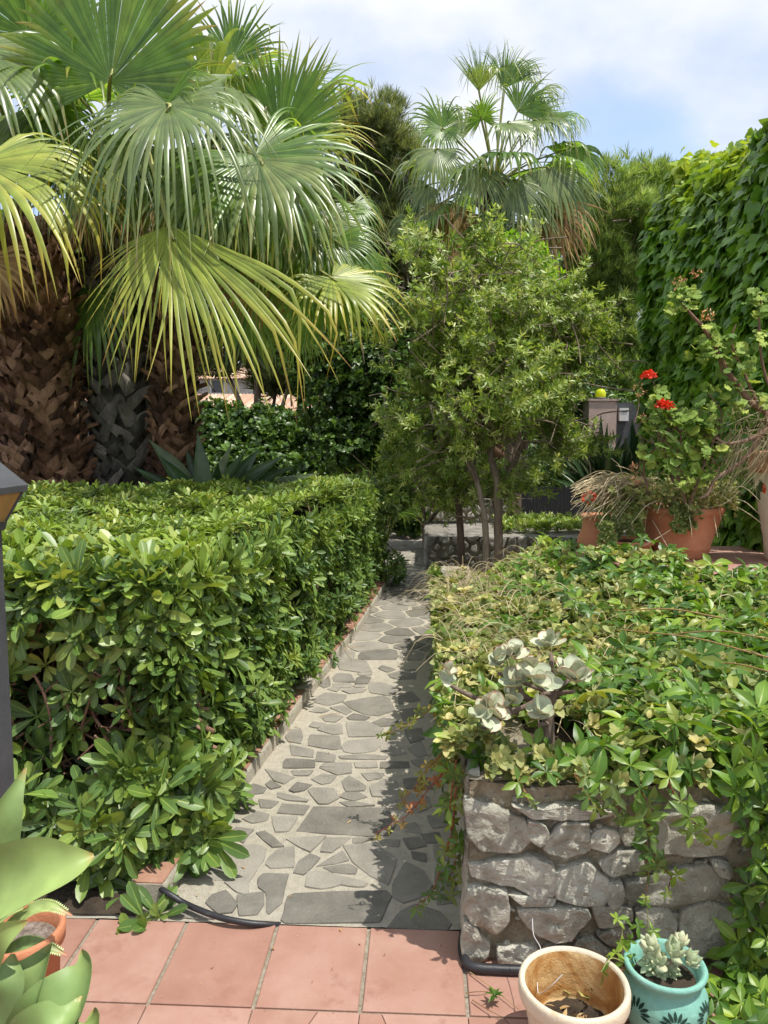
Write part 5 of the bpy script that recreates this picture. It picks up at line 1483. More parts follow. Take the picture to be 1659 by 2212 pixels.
# fat leaved succulent
def fatT(L=1, w=.24, th=.16, rows=7, seg=8):
    V = []; 
    for k in range(rows):
        t = k / (rows - 1); ww = w * (math.sin(PI * min(1, t * .96 + .04) ** .75) ** .65 if 0 < t < 1 else .03)
        hh = th * ww / w
        for s_ in range(seg):
            a = s_ * 2 * PI / seg
            V.append((ww * math.cos(a), t, hh * math.sin(a) - .12 * math.sin(PI * t) + .18 * t * t))
    F = [(k * seg + s_, k * seg + (s_ + 1) % seg, (k + 1) * seg + (s_ + 1) % seg, (k + 1) * seg + s_) for k in range(rows - 1) for s_ in range(seg)]
    return np.array(V), np.array(F)
FAT = [fatT(w=.30, th=.2), fatT(w=.33, th=.2), fatT(w=.27, th=.2)]
T = Thing('succulent', 'pale rosette succulent growing in the turquoise pot', 'succulent', tp + [0, 0, .16])
for (px, py, s, tilt) in ((1422, 2068, 1.0, (-.1, -.45, .9)), (1408, 2040, .85, (-.3, -.2, .9)), (1455, 2050, 1.0, (.25, -.25, .9)), (1490, 2070, .85, (.5, -.3, .8)), (1470, 2030, .7, (.2, .2, .9)), (1420, 2100, .7, (-.2, -.8, .5)), (1452, 2112, .75, (.1, -.8, .35)), (1400, 2075, .6, (-.5, -.6, .5))):
    c = P(px, py, tp[1] - .0); c[2] = max(c[2] - .01, .17)
    mb = MB()
    for k, (n_, inc, L_) in enumerate(((6, (55, 78), .043), (5, (32, 50), .040), (4, (8, 26), .034))):
        whorls(mb, FAT, c[None] + np.array([[0, 0, .004 * k]]), np.array([tilt]), n_, L_ * s, inc, (.3, 1), 0, jit=.1)
    T.part('rosette', mb, M['succ'])
mb = MB()
T2 = Thing('trailing_vine', 'young creeper shoot leaning on the rims of the cream and the turquoise pot', 'plant', P(1340, 2050, 1.9))
tube(mb, [P(1350, 2100, 1.82), P(1335, 2060, 1.84), P(1345, 2010, 1.86), P(1330, 1985, 1.86)], [.002, .001], 5, 12); tube(mb, [P(1400, 2060, 1.9), P(1400, 1990, 1.92), P(1395, 1940, 1.93)], [.0018, .001], 5, 10)
tube(mb, [P(1350, 2080, 1.82), P(1320, 2070, 1.78), P(1298, 2100, 1.74)], [.0015, .001], 5, 10)
T2.part('stem', mb, M['petiole'])
mb = MB()
for px, py, d, s in ((1332, 1985, 1.86, .03), (1350, 1990, 1.86, .024), (1360, 2030, 1.85, .025), (1380, 2000, 1.9, .028), (1395, 1950, 1.93, .022), (1410, 2010, 1.9, .024), (1330, 2060, 1.82, .03), (1350, 2080, 1.82, .03), (1300, 2100, 1.74, .026), (1312, 2075, 1.78, .024), (1368, 2068, 1.83, .024), (1345, 2040, 1.85, .026)):
    whorls(mb, CREEP, P(px, py, d)[None], np.array([[0, -.7, .6]]) + rng.normal(0, .4, (1, 3)), 5, s, (50, 90), (.3, .95))
T2.part('leaves', mb, M['creep'])

# hoses
mb = MB(); tube(mb, [P(300, 1890, 2.55), G(345, 1918, .05), G(400, 1952, .03), G(470, 1980, .03), G(530, 1993, .022), G(575, 1997, .008), G(610, 1999, -.012)], [.0095], 12, 50)
tag(mb.build('hose', M['black']), 'black irrigation hose coming out of the hedge onto the near end of the path', 'hose')
mb = MB(); tube(mb, [G(1010, 1990, .01), G(1000, 2030, .014), G(1002, 2066, .016), G(1020, 2088, .018), G(1080, 2094, .018), G(1180, 2097, .018)], [.014], 12, 50)
tag(mb.build('hose', M['black']), 'black hose bent round the foot of the stone wall corner', 'hose')
mb = MB(); tube(mb, [G(1480, 2105, .02), G(1560, 2130, .02), G(1700, 2160, .02)], [.015], 12, 20)
tag(mb.build('hose', M['black']), 'black hose on the tiles right of the turquoise pot, under creeper leaves', 'hose')
# seedling and litter on the tiles
mb = MB()
q = G(1068, 2150, .03); whorls(mb, LANC, np.repeat(q[None], 2, 0), np.array([[0, 0, 1.], [.2, 0, 1]]), 6, .028, (45, 85), (.1, .5))
tag(mb.build('seedling', M['creep']), 'tiny green seedling in a tile joint left of the cream pot', 'seedling')
mb = MB()
for a, b in (((1005, 2145), (1055, 2142)), ((1015, 2100), (1120, 2180)), ((690, 1548), (735, 1540)), ((735, 1390), (760, 1425)), ((755, 1400), (790, 1396)), ((1020, 2160), (1090, 2200)), ((480, 1545), (520, 1560))):
    A_, B_ = G(*a, .012), G(*b, .014)
    tube(mb, [A_, (A_ + B_) / 2 + [0, rng.normal(0, .005), .003], B_], [.0018, .001], 4, 6, v=rng.random())
for _ in range(260):
    q = G(rng.uniform(350, 1000), rng.uniform(1380, 2190), .009) if rng.random() < .4 else np.array([Xc((yy_ := rng.uniform(2.4, 7))) + abs(rng.normal(0, .05)), yy_, .012])
    leaves(mb, LANC, q[None], rdir(1) * [1, 1, .1], np.array([[0, 0, 1.]]) + rng.normal(0, .25, (1, 3)), rng.uniform(.003, .026) if rng.random() < .6 else .006, rng.random())
struct(tag(mb.build('leaf_litter', M['palm_d']), 'dry twigs and little fallen leaves scattered on path and tiles', 'litter'), 'stuff')

# ================================================================== LEFT FOREGROUND
T = Thing('agave', 'spineless agave with broad pale green leaves, cut by the lower left corner', 'agave', P(-90, 2200, 1.05) * [1, 1, 0] + [0, 0, .3])
def aleaf(pts, w, nh, cup=.3, v=.5, d=1.1, wave=0., n=22):
    mb = MB()
    blade(mb, [P(a, b, (dd)) for a, b, dd in pts], [pxs(q, d) for q in w], nh, cup=cup, thick=.007, n=n, nx=11, v=v, wave=wave)
    T.part('leaf', mb, M['agave'])
aleaf([(-120, 2080, 1.1), (-50, 1900, 1.12), (10, 1760, 1.15), (56, 1658, 1.2)], [90, 130, 130, 100, 45, 6], (.75, -.55, .25), cup=.35, v=.45)
aleaf([(-160, 2060, 1.1), (-70, 1960, 1.08), (70, 1890, 1.05), (150, 1868, 1.05), (203, 1848, 1.07)], [120, 170, 175, 150, 110, 60, 8], (.25, -.75, .75), cup=.5, v=.85)
aleaf([(-130, 2260, 1.05), (-60, 2100, 1.02), (-10, 2030, 1.0), (58, 1990, 1.0)], [90, 120, 120, 90, 50, 8], (.4, -.8, .4), cup=.4, v=.9)
aleaf([(-40, 2300, 1.0), (20, 2200, 1.0), (70, 2110, 1.02), (110, 2040, 1.06)], [120, 150, 150, 120, 70, 10], (-.35, -.85, .4), cup=.45, v=.25)
aleaf([(20, 2330, 1.0), (90, 2230, .98), (150, 2150, 1.0), (182, 2085, 1.03), (176, 2052, 1.05)], [100, 140, 150, 125, 80, 40, 8], (-.3, -.85, .35), cup=.45, v=.5)
aleaf([(30, 2330, .95), (90, 2250, .93), (150, 2200, .95), (178, 2152, .98)], [90, 130, 120, 80, 40, 6], (-.25, -.6, .75), cup=.65, v=.6, wave=.03)
aleaf([(80, 2330, .95), (150, 2280, .95), (195, 2215, .97), (202, 2180, 1.0)], [80, 100, 80, 50, 6], (-.3, -.7, .5), cup=.4, v=.8)
aleaf([(-90, 2250, 1.0), (-30, 2180, 1.0), (10, 2130, 1.0), (28, 2060, 1.03)], [90, 110, 100, 70, 8], (.5, -.8, .3), cup=.4, v=.35)
ap = P(-95, 2330, 1.1)
mb = MB(); lathe(mb, np.array([ap[0], ap[1], .004]), [(0, 0), (.09, 0), (.13, .22), (.145, .225), (.145, .255), (.13, .255), (.12, .22), (0, .22)], 40)
tag(mb.build('agave_pot', M['pot_terra']), 'terracotta pot under the agave, outside the lower left corner', 'flower pot')
tpx = P(40, 2045, 1.42)
ac = np.array([P(30, 2060, 1.4)[0], 1.42, 0.004]); hz = float(P(60, 2010, 1.42)[2])
T = Thing('aloe_pot', 'round terracotta pot with the toothed aloe, behind the agave leaves', 'flower pot', ac)
mb = MB(); lathe(mb, ac, [(0, 0), (.055, 0), (.078, hz - .03), (.086, hz - .03)], 48); T.part('body', mb, M['pot_terra'])
mb = MB(); lathe(mb, ac, [(.077, hz - .034), (.088, hz - .032), (.090, hz), (.084, hz + .004), (.077, hz), (.072, hz - .04)], 48); T.part('rim', mb, M['pot_terra'])
mb = MB(); lathe(mb, ac, [(.0, hz - .032), (.074, hz - .034)], 32); T.part('grit', mb, M['pebble'])
T = Thing('aloe', 'small aloe with toothed curving leaves in the pot behind the agave', 'aloe', ac + [0, 0, hz - .03])
for pts, w in (([(-10, 2040), (30, 1995), (70, 1965), (110, 1958), (156, 1978)], [34, 38, 34, 28, 20, 4]), ([(-10, 2080), (30, 2052), (60, 2040), (100, 2045), (146, 2064)], [34, 40, 40, 32, 20, 4]),
               ([(-30, 2090), (-10, 2000), (20, 1970), (60, 1958)], [30, 34, 26, 4]), ([(-50, 2100), (-60, 2010), (-50, 1950), (-20, 1930)], [30, 30, 22, 4])):
    mb = MB(); pp = [P(a, b, 1.38) for a, b in pts]; n_ = 20
    blade(mb, pp, [pxs(q, 1.38) for q in w], (0, -.45, .9), cup=.25, thick=.009, n=n_, nx=7, v=rng.random())
    c = crom(pp, 44); t_ = nrm(np.gradient(c, axis=0)); x_ = nrm(np.cross(t_, [0, -.45, .9])); ww = np.interp(np.linspace(0, 1, 44), np.linspace(0, 1, len(w)), w)
    for k in range(3, 41):
        for sd in (-1, 1):
            o_ = c[k] + x_[k] * sd * pxs(ww[k], 1.38) * .49 + np.array([0, -.002, .003])
            mb.add([o_ - t_[k] * .0022, o_ + t_[k] * .0022, o_ + x_[k] * sd * .0045 + t_[k] * .001], [(0, 1, 2)], 1, .7)
    T.part('leaf', mb, M['aloe'])

# garden lantern on its post
d_ = 1.75
lx = float(P(-28, 1290, d_)[0])
T = Thing('garden_lantern', 'dark grey post lantern with amber glass at the left edge of the photo', 'lamp', (lx, d_, 0))
mb = MB(); box(mb, (lx - .028, d_ - .028, 0), (lx + .028, d_ + .028, float(P(0, 1110, d_)[2]))); T.part('post', mb, M['dark_metal'])
zt = float(P(0, 1066, d_)[2]); zb_ = float(P(0, 1130, d_)[2]); zr = float(P(0, 1030, d_)[2])
hw = float(P(32, 1040, d_ - .07)[0] - lx) * .62
def frust(mb, z0, z1, h0, h1, v=.5):
    hexa(mb, [(lx - h0, d_ - h0, z0), (lx + h0, d_ - h0, z0), (lx + h0, d_ + h0, z0), (lx - h0, d_ + h0, z0), (lx - h1, d_ - h1, z1), (lx + h1, d_ - h1, z1), (lx + h1, d_ + h1, z1), (lx - h1, d_ + h1, z1)], 0, v)
mb = MB(); frust(mb, zb_, zt - .002, .034, hw - .012); T.part('glass', mb, M['lampglass'])
mb = MB(); frust(mb, zt, zt + .016, hw - .002, hw); frust(mb, zt + .016, zr + .045, hw, hw * .3); T.part('roof', mb, M['dark_metal'])
mb = MB(); frust(mb, zb_ - .02, zb_ - .001, .034, .038); T.part('collar', mb, M['dark_metal'])
mb = MB()
for sx in (-1, 1):
    for sy in (-1, 1):
        mb = MB(); tube(mb, [(lx + sx * .035, d_ + sy * .035, zb_), (lx + sx * (hw - .010), d_ + sy * (hw - .010), zt)], [.004], 4, 2); T.part('corner_bar', mb, M['dark_metal'])

# ================================================================== TERRACE POTS
def tpot(name, label, c, prof, rimprof, soilr, soilz, mat='pot_terra', v=.5, tilt=None):
    T = Thing(name, label, 'flower pot', c)
    mb = MB(); lathe(mb, c, prof, 56, v=v, wob=.006); T.part('body', mb, M[mat])
    mb = MB(); lathe(mb, c, rimprof, 56, v=v, wob=.006); T.part('rim', mb, M['pot_terra'])
    mb = MB(); lathe(mb, c, [(0, soilz + .01), (soilr, soilz)], 32); T.part('soil', mb, M['soil'])
    return T
c3 = np.array([P(1466, 1150, 4.74)[0], 4.74, TZ])
tpot('terracotta_pot', 'large wide terracotta pot full of dry plants, on the raised terrace', c3, [(0, 0), (.165, 0), (.17, .01), (.185, .06), (.187, .066), (.183, .072), (.225, .20), (.245, .27)], [(.244, .265), (.252, .27), (.256, .30), (.25, .31), (.238, .31), (.23, .27)], .236, .27, v=.6)
c2 = np.array([P(1352, 1160, 4.62)[0], 4.62, TZ])
tpot('terracotta_pot', 'shallow terracotta bowl between the large pot and the pinkish jar', c2, [(0, 0), (.11, 0), (.12, .02), (.145, .09)], [(.144, .085), (.160, .09), (.165, .10), (.162, .115), (.150, .118), (.142, .10)], .142, .09, v=.4)
c1 = np.array([P(1292, 1150, 4.88)[0], 4.88, TZ])
tpot('terracotta_pot', 'pinkish bulbous terracotta jar, leftmost of the pots on the raised terrace', c1, [(0, 0), (.10, 0), (.125, .03), (.13, .06), (.12, .10), (.10, .15), (.095, .20), (.098, .22)], [(.098, .215), (.108, .22), (.112, .235), (.10, .24), (.09, .225)], .092, .21, v=.8)
c4 = np.array([P(1715, 1100, 4.55)[0], 4.55, TZ])
T = tpot('painted_urn', 'tall tapering painted urn holding the geranium, at the right edge', c4, [(0, 0), (.13, 0), (.14, .02), (.18, .25), (.215, .48), (.22, .53)], [(.219, .52), (.24, .525), (.248, .54), (.248, .62), (.24, .64), (.225, .64), (.22, .6)], .22, .61, mat='pot_cream')
mb = MB()
for k in range(26):
    a = rng.uniform(PI * .75, PI * 1.6); z = rng.uniform(.08, .46); rr = np.interp(z, [.02, .25, .48], [.14, .18, .215]) + .0022
    s = rng.uniform(.02, .04); vv = rng.random()
    pts = [np.array([c4[0] + rr * math.cos(a), c4[1] + rr * math.sin(a), c4[2] + z])]
    for q in range(9):
        t_ = q * 2 * PI / 9; da = s * math.cos(t_) * rng.uniform(.6, 1.1) / rr; dz = s * 1.4 * math.sin(t_)
        r2 = np.interp(z + dz, [.02, .25, .48], [.14, .18, .215]) + .0022
        pts.append(np.array([c4[0] + r2 * math.cos(a + da), c4[1] + r2 * math.sin(a + da), c4[2] + z + dz]))
    mb.add(pts, [(0, 1 + q, 1 + (q + 1) % 9) for q in range(9)], vv, 0, 0 if vv < .75 else 1)
T.part('painted_leaves', mb, [M['strel'], M['red']])

# dry trailing plants in the pots
T = Thing('dry_plant', 'heap of dry straw stems and tiny grey leaves spilling from the large pot', 'plant', c3 + [0, 0, .3])
mb = MB()
for _ in range(430):
    s_ = P(rng.uniform(1330, 1560), rng.uniform(1055, 1095), rng.uniform(4.55, 4.9))
    if rng.random() < .62: e_ = P(rng.uniform(1230, 1340), rng.uniform(1045, 1125), rng.uniform(4.4, 4.8)); s_ = P(rng.uniform(1300, 1420), rng.uniform(1030, 1070), rng.uniform(4.55, 4.8))
    else: e_ = s_ + rdir(1)[0] * rng.uniform(.1, .25) - [0, 0, .06]
    m_ = (s_ + e_) / 2 + [0, 0, rng.uniform(.02, .07)]
    tube(mb, [s_, m_, e_], [.0028, .0014], 4, 8, v=rng.random())
for a, b, c in (((1560, 1080), (1600, 1050), (1650, 1090)), ((1550, 1090), (1600, 1080), (1640, 1110)), ((1540, 1100), (1545, 1130), (1550, 1160)), ((1350, 1080), (1310, 1110), (1290, 1140)), ((1480, 1120), (1440, 1150), (1390, 1180)), ((1410, 1125), (1430, 1160), (1447, 1190)), ((1500, 1100), (1560, 1090), (1600, 1060)), ((1450, 1075), (1400, 1090), (1365, 1130)), ((1470, 1050), (1490, 1120), (1495, 1160)), ((1555, 1075), (1610, 1105), (1645, 1130)), ((1350, 1060), (1340, 1010), (1320, 990)), ((1400, 1060), (1370, 1020), (1330, 1005))):
    tube(mb, [P(*a, 4.6), P(*b, 4.45), P(*c, 4.42)], [.003, .0015], 5, 10, v=.95)
T.part('stems', mb, M['straw'])
mb = MB()
n = 1500; p = np.array([P(np.clip(rng.normal(1455, 75), 1310, 1600), 0, 1) if False else P(rng.uniform(1320, 1590), rng.normal(1070, 16), rng.uniform(4.45, 4.95)) for _ in range(n)])
whorls(mb, ROUND, p, [0, -.3, .9] + rng.normal(0, .5, p.shape), 5, rng.uniform(.013, .026, n), (25, 85), (.3, 1))
p = np.array([P(rng.normal(1475, 16), rng.uniform(1090, 1150), 4.47) for _ in range(90)] + [P(rng.uniform(1290, 1390), rng.uniform(1090, 1160), 4.5) for _ in range(150)] + [P(rng.normal(1312, 10), rng.uniform(1130, 1185), 4.42) for _ in range(60)])
whorls(mb, ROUND, p, [0, -.6, .6] + rng.normal(0, .5, p.shape), 5, .026, (25, 85), (.0, .7))
T.part('leaves', mb, M['pale'])

# geranium
def roundT(c=.2):
    o = []
    for k in range(20):
        a = k * 2 * PI / 20 - PI / 2; rr = .5 * (1 + .07 * math.cos(5 * (a + PI / 2) + PI)) * (1 if k else .35)
        o.append((rr * math.cos(a), .5 + rr * math.sin(a)))
    V = [(0, .45, -.07)] + [(x * .5, .47 + (y - .5) * .5, 0 + .03 * (i % 2)) for i, (x, y) in enumerate(o)] + [(x, y, c * (x * x + (y - .5) ** 2) * 2 * (-1 if i % 2 else .4)) for i, (x, y) in enumerate(o)]
    F = [(0, 1 + i, 1 + (i + 1) % 20) for i in range(20)]
    F2 = [(1 + i, 21 + i, 21 + (i + 1) % 20, 1 + (i + 1) % 20) for i in range(20)]
    return np.array(V, float), F, F2
RT = [roundT(c) for c in (.1, .3, -.1)]
def rleaves(mb, pos, ax, s, v):
    N_ = len(pos); ax = nrm(ax); d = nrm(np.cross(ax, rdir(N_))); Rm = frames(d, ax); k = rng.integers(0, 3, N_)
    for i, (V, F, F2) in enumerate(RT):
        q = k == i
        V2 = V - [0, .5, 0]
        T_ = np.array([(a, b, c) for a, b, c in F])
        inst(mb, (V2, T_), pos[q], Rm[q], s[q], v[q]); inst(mb, (V2, np.array(F2)), pos[q], Rm[q], s[q], v[q])
T = Thing('geranium', 'leggy red geranium with bare woody stems growing out of the painted urn', 'geranium', c4 + [0, 0, .6])
dg = 4.42
mb = MB()
S_ = lambda L, r, v=.4, w=.07, n=20: tube(mb, [P(a, b, dg + (c[0] if c else 0)) for a, b, *c in L], r, 9, n, wob=w, v=v)
S_([(1700, 960), (1665, 930), (1655, 892), (1625, 872), (1590, 828), (1560, 780), (1525, 715), (1492, 678), (1470, 650)], [.022, .018, .016, .013, .010, .007], .45)
S_([(1660, 925), (1640, 940), (1622, 975), (1585, 1010), (1545, 1035), (1530, 1065), (1510, 1078)], [.02, .014, .011, .008], .8)
S_([(1650, 935), (1610, 952), (1570, 958), (1545, 945)], [.014, .010, .007], .9)
S_([(1640, 880), (1605, 800), (1580, 740), (1590, 700)], [.01, .006, .004], .4)
S_([(1600, 840), (1560, 800), (1550, 745)], [.007, .004], .4)
S_([(1690, 900), (1650, 800), (1640, 700), (1645, 640)], [.009, .005], .4)
S_([(1400, 1060), (1392, 1000), (1440, 940), (1450, 890)], [.006, .004], .3)
S_([(1480, 1085), (1460, 1000), (1470, 940), (1430, 880)], [.008, .004], .3)
S_([(1425, 845), (1408, 822)], [.002], .2, n=4); S_([(1455, 1040), (1430, 960), (1400, 900)], [.005, .003], .4)
S_([(1490, 1090), (1530, 980), (1560, 900), (1530, 850)], [.006, .003], .4)
for _ in range(40):
    a = (rng.uniform(1380, 1560), rng.uniform(850, 1000)); S_([a, (a[0] + rng.normal(0, 15), a[1] + 30), (a[0] + rng.normal(20, 20), a[1] + 60)], [.0015, .003], rng.random(), n=6)
T.part('stems', mb, M['branch'])
mb = MB()
for (cx, cy, rx, ry, n, s) in ((1475, 640, 45, 32, 60, .055), (1448, 665, 18, 25, 12, .055), (1545, 745, 60, 45, 80, .06), (1600, 790, 50, 45, 45, .06), (1510, 760, 30, 35, 26, .055), (1640, 650, 30, 45, 32, .06), (1640, 735, 25, 30, 16, .06), (1440, 905, 55, 45, 85, .065), (1500, 900, 60, 45, 75, .065), (1430, 975, 50, 40, 46, .075), (1520, 960, 60, 50, 60, .07), (1590, 880, 40, 30, 30, .06), (1420, 860, 35, 25, 26, .055), (1490, 1030, 50, 30, 40, .06), (1640, 860, 30, 22, 18, .06), (1560, 840, 50, 25, 26, .05)):
    n = int(n * .68)
    p = np.array([P(cx + rx * q[0], cy + ry * q[1], dg + .12 * q[2]) for q in rdir(n) * (rng.random((n, 1)) ** .5)])
    rleaves(mb, p, [0, -.55, .75] + rng.normal(0, .4, p.shape), s * rng.uniform(.55, 1.15, n), np.clip(rng.normal(.5, .25, n), 0, .86))
T.part('leaves', mb, M['ger_leaf'])
for (px, py, r_, n) in ((1402, 812, .047, 130), (1435, 877, .058, 190)):
    mb = MB(); c = P(px, py, dg - .08); d = rdir(n); d[:, 2] = np.abs(d[:, 2]) * 1 - .25
    leaves(mb, ROUND, c + d * r_ * [.85, .6, .7] * rng.uniform(.4, 1, (n, 1)), nrm(d) + rng.normal(0, .7, d.shape), d + rng.normal(0, .5, d.shape), rng.uniform(.012, .02, n), rng.random(n))
    T.part('flower_head', mb, M['red'])
mb = MB(); c = P(1272, 1074, 4.5); d = rdir(40)
leaves(mb, ROUND, c + d * .03, d, rdir(40), .016, rng.random(40)); T.part('flower_head', mb, M['red'], label='small faded red flower head low over the pinkish jar')
for cx, cy, r_, n in ((1470, 612, 14, 34), (1500, 590, 6, 12), (1528, 682, 14, 40), (1510, 595, 8, 10), (1367, 1012, 9, 30), (1375, 1040, 9, 26), (1380, 845, 14, 20), (1390, 905, 8, 14), (1590, 770, 12, 20)):
    p = np.array([P(cx + r_ * q[0], cy + r_ * q[1], dg + .02 * q[2]) for q in rdir(n)])
    mb = MB(); leaves(mb, LANC, p, rdir(n) + [0, 0, .7], rdir(n), .02, rng.random(n)); T.part('dry_flower_head', mb, M['dryflower'])
mb = MB()
for _ in range(120):
    a = P(rng.uniform(1575, 1680), rng.uniform(925, 975), dg + rng.normal(0, .06)); L_ = rng.uniform(.08, .3)
    tube(mb, [a, a + [rng.normal(-.03, .03), 0, -L_ * .5], a + [rng.normal(-.06, .05), 0, -L_]], [.002, .001], 3, 5, v=rng.random())
for _ in range(50):
    a = P(rng.uniform(1580, 1680), rng.uniform(860, 935), dg + rng.normal(0, .06))
    tube(mb, [a, a + rng.normal(0, .05, 3), a + rng.normal(0, .09, 3) - [0, 0, .04]], [.002, .001], 3, 5, v=rng.random())
T.part('dry_roots', mb, M['straw'])
mb = MB(); blade(mb, [P(1500, 1000, 4.5), P(1470, 965, 4.4), P(1440, 935, 4.35), P(1405, 985 - 45, 4.35)][:3] + [P(1408, 990 - 60, 4.35)], [.012, .03, .02, .003], (.3, -.8, .5), v=.8)
T.part('spear_leaf', mb, M['agave'])

# ================================================================== MIDDLE DISTANCE
def stone_box(name, label, x0, x1, y0, y1, z, n, seed=0, depth=.03, cat='wall'):
    T = Thing(name, label, cat, ((x0 + x1) / 2, y0, 0))
    mb = MB(); box(mb, (x0 + .02, y0 + .02, -.05), (x1 - .02, y1, z - .03)); T.part('core', mb, M['wallmortar'])
    mb = MB()
    S = relax_sites(n, x0, x1, 0, z, 2)
    for i, c in enumerate(voronoi(S, x0, x1, 0, z)): stone(mb, c, lambda u, v, h: (u, y0 + .02 - h, v), depth, i + seed, gap=.012, amp=.25, step=.05, rough=.1)
    m = max(8, int(n * (y1 - y0) / (x1 - x0)))
    S = relax_sites(m, y0, y1, 0, z, 2)
    for i, c in enumerate(voronoi(S, y0, y1, 0, z)): stone(mb, c, lambda u, v, h: (x0 + .02 - h, u, v), depth, i + seed + 50, gap=.012, amp=.25, step=.05, rough=.1)
    T.part('stones', mb, M['farrock'])
    mb = MB()
    def f_(i, j): 
        x = x0 + (x1 - x0) * i; y = y0 + (y1 - y0) * j
        return (x, y, z - .02 + .012 * nz((x, y, 0), 8))
    grid(mb, f_, 40, 20); T.part('cap', mb, M['farrock'])
stone_box('stone_planter', 'low dry-stone planter wall across the garden behind the shrub tree stems', float(P(919, 1200, 8.4)[0]), 2.6, 8.4, 9.9, .38, 62, 300)
stone_box('stone_wall', 'far stone retaining wall seen between the shrub tree stems', float(P(868, 1120, 11.6)[0]), 1.9, 11.6, 12.2, .52, 60, 500)
mb = MB()
p = np.stack([rng.uniform(.9, 2.5, 900), rng.uniform(8.7, 9.8, 900), rng.uniform(.38, .46, 900)], 1)
whorls(mb, LANC, p, [0, 0, 1] + rng.normal(0, .4, p.shape), 7, rng.uniform(.04, .09, 900), (10, 70), (.1, .9))
struct(tag(mb.build('planter_ground_cover', M['mid_leaf']), 'low green succulent cover growing on the dry-stone planter', 'ground cover'), 'stuff')
T = Thing('black_fence', 'low black slatted screen behind the stone planter, left of the terrace pots', 'fence', P(1180, 1140, 11.0) * [1, 1, 0])
mb = MB(); x0_, x1_ = float(P(1098, 1100, 11.0)[0]), float(P(1275, 1100, 11.0)[0]); ztp = float(P(1180, 1052, 11.0)[2])
x = x0_
while x < x1_:
    box(mb, (x, 11.0, .0), (x + .062, 11.02, ztp + rng.normal(0, .004)), v=rng.random()); x += .066
T.part('slats', mb, M['fence'])
mb = MB(); box(mb, (x0_, 11.022, ztp - .10), (x1_, 11.05, ztp - .06)); box(mb, (x0_, 11.022, .12), (x1_, 11.05, .16)); T.part('rails', mb, M['fence'])
# gate pillar
dp = 12.2
pl = P(1272, 900, dp); pr = P(1332, 900, dp); zp = float(P(1300, 866, dp)[2])
T = Thing('gate_pillar', 'pinkish rendered gate pillar carrying the round yellow lamp', 'pillar', ((pl[0] + pr[0]) / 2, dp, 0))
mb = MB(); box(mb, (pl[0], dp, 0), (pr[0], dp + .5, zp)); T.part('shaft', mb, M['render'])
mb = MB(); box(mb, (pl[0] - .02, dp - .02, zp), (pr[0] + .02, dp + .52, zp + .03)); T.part('cap', mb, M['render'])
T = Thing('gate', 'dark metal gate edge right behind the pinkish pillar', 'gate', (pr[0] + .2, dp + .3, 0))
mb = MB(); box(mb, (pr[0] + .01, dp + .2, .05), (pr[0] + .85, dp + .26, zp - .02)); T.part('panel', mb, M['dark_metal'])
T = Thing('letter_box', 'pale metal letter box on the dark gate beside the pillar', 'letter box', P(1352, 895, dp))
mb = MB(); q = P(1352, 895, dp)
box(mb, (q[0] - .07, dp + .10, q[2] - .1), (q[0] + .07, dp + .198, q[2] + .1)); T.part('box', mb, M['white'])
mb = MB(); box(mb, (q[0] - .05, dp + .092, q[2] + .04), (q[0] + .05, dp + .098, q[2] + .055)); T.part('slot', mb, M['hole'])
q = P(1305, 866, dp); q[1] = dp + .25; q[2] = zp + .03
T = Thing('pillar_lamp', 'round yellow dome lamp on top of the pinkish pillar', 'lamp', q)
mb = MB(); lathe(mb, q, [(.0, 0), (.09, 0), (.09, .03), (.075, .035)], 32); T.part('base', mb, M['dark_metal'])
mb = MB(); lathe(mb, q, [(.074, .03), (.082, .06), (.08, .11), (.06, .15), (.03, .168), (0, .172)], 32); T.part('dome', mb, M['yellow'])

# bird-of-paradise clumps
def clump(name, label, base, leaves_, w, d, mat='strel'):
    T = Thing(name, label, 'plant', base)
    for tip, dt, wl in leaves_:
        mb = MB(); t_ = P(*tip, dt); b_ = base + [rng.normal(0, .03), rng.normal(0, .03), 0]
        m_ = b_ * .45 + t_ * .55 + [0, 0, .16 * np.linalg.norm(t_ - b_)]
        m0 = b_ * .75 + t_ * .25 + [0, 0, .12 * np.linalg.norm(t_ - b_)]
        nh = nrm(np.array([rng.normal(0, .3), -.8, .6]))
        blade(mb, [b_, m0, m_, t_], [w * .12, w * .16, w * wl, w * wl * .95, w * wl * .55, .004], nh, cup=.35, thick=.004, n=14, nx=7, v=rng.random())
        T.part('leaf', mb, M[mat])
b_ = P(450, 1060, 5.85); b_[2] = .55
clump('strelitzia', 'dark broad paddle leaves rising behind the hedge, right of the palm trunks', b_, [((322, 950), 5.7, 1.2), ((345, 985), 5.6, 1), ((427, 935), 5.8, .9), ((400, 965), 5.9, .8), ((530, 975), 5.7, 1.2), ((500, 960), 6, .8), ((612, 985), 5.7, 1.1), ((640, 1005), 5.9, .8), ((690, 1022), 5.9, .8), ((560, 970), 5.9, 1.1), ((290, 1010), 5.7, .9), ((580, 1010), 5.6, .9), ((470, 1000), 5.5, .9)], .17, 5.8)
b_ = P(1300, 1050, 9.6); b_[2] = .35
L_ = []
for k in range(46):
    a = rng.uniform(-.15, PI + .15); r_ = rng.uniform(.55, 1.1)
    L_.append(((1300 + 105 * r_ * math.cos(a) * 1.0, 1020 - 88 * r_ * math.sin(a)), 9.6 - rng.uniform(-.3, .5), rng.uniform(.55, .9)))
L_ += [((1298, 895), 9.6, .7), ((1312, 915), 9.5, .7), ((1345, 935), 9.6, .6)]
clump('agave_clump', 'dark green clump of pointed leaves in front of the gate pillar', b_, L_, .15, 9.6)
b_ = P(1370, 1040, 8.7); b_[2] = .2
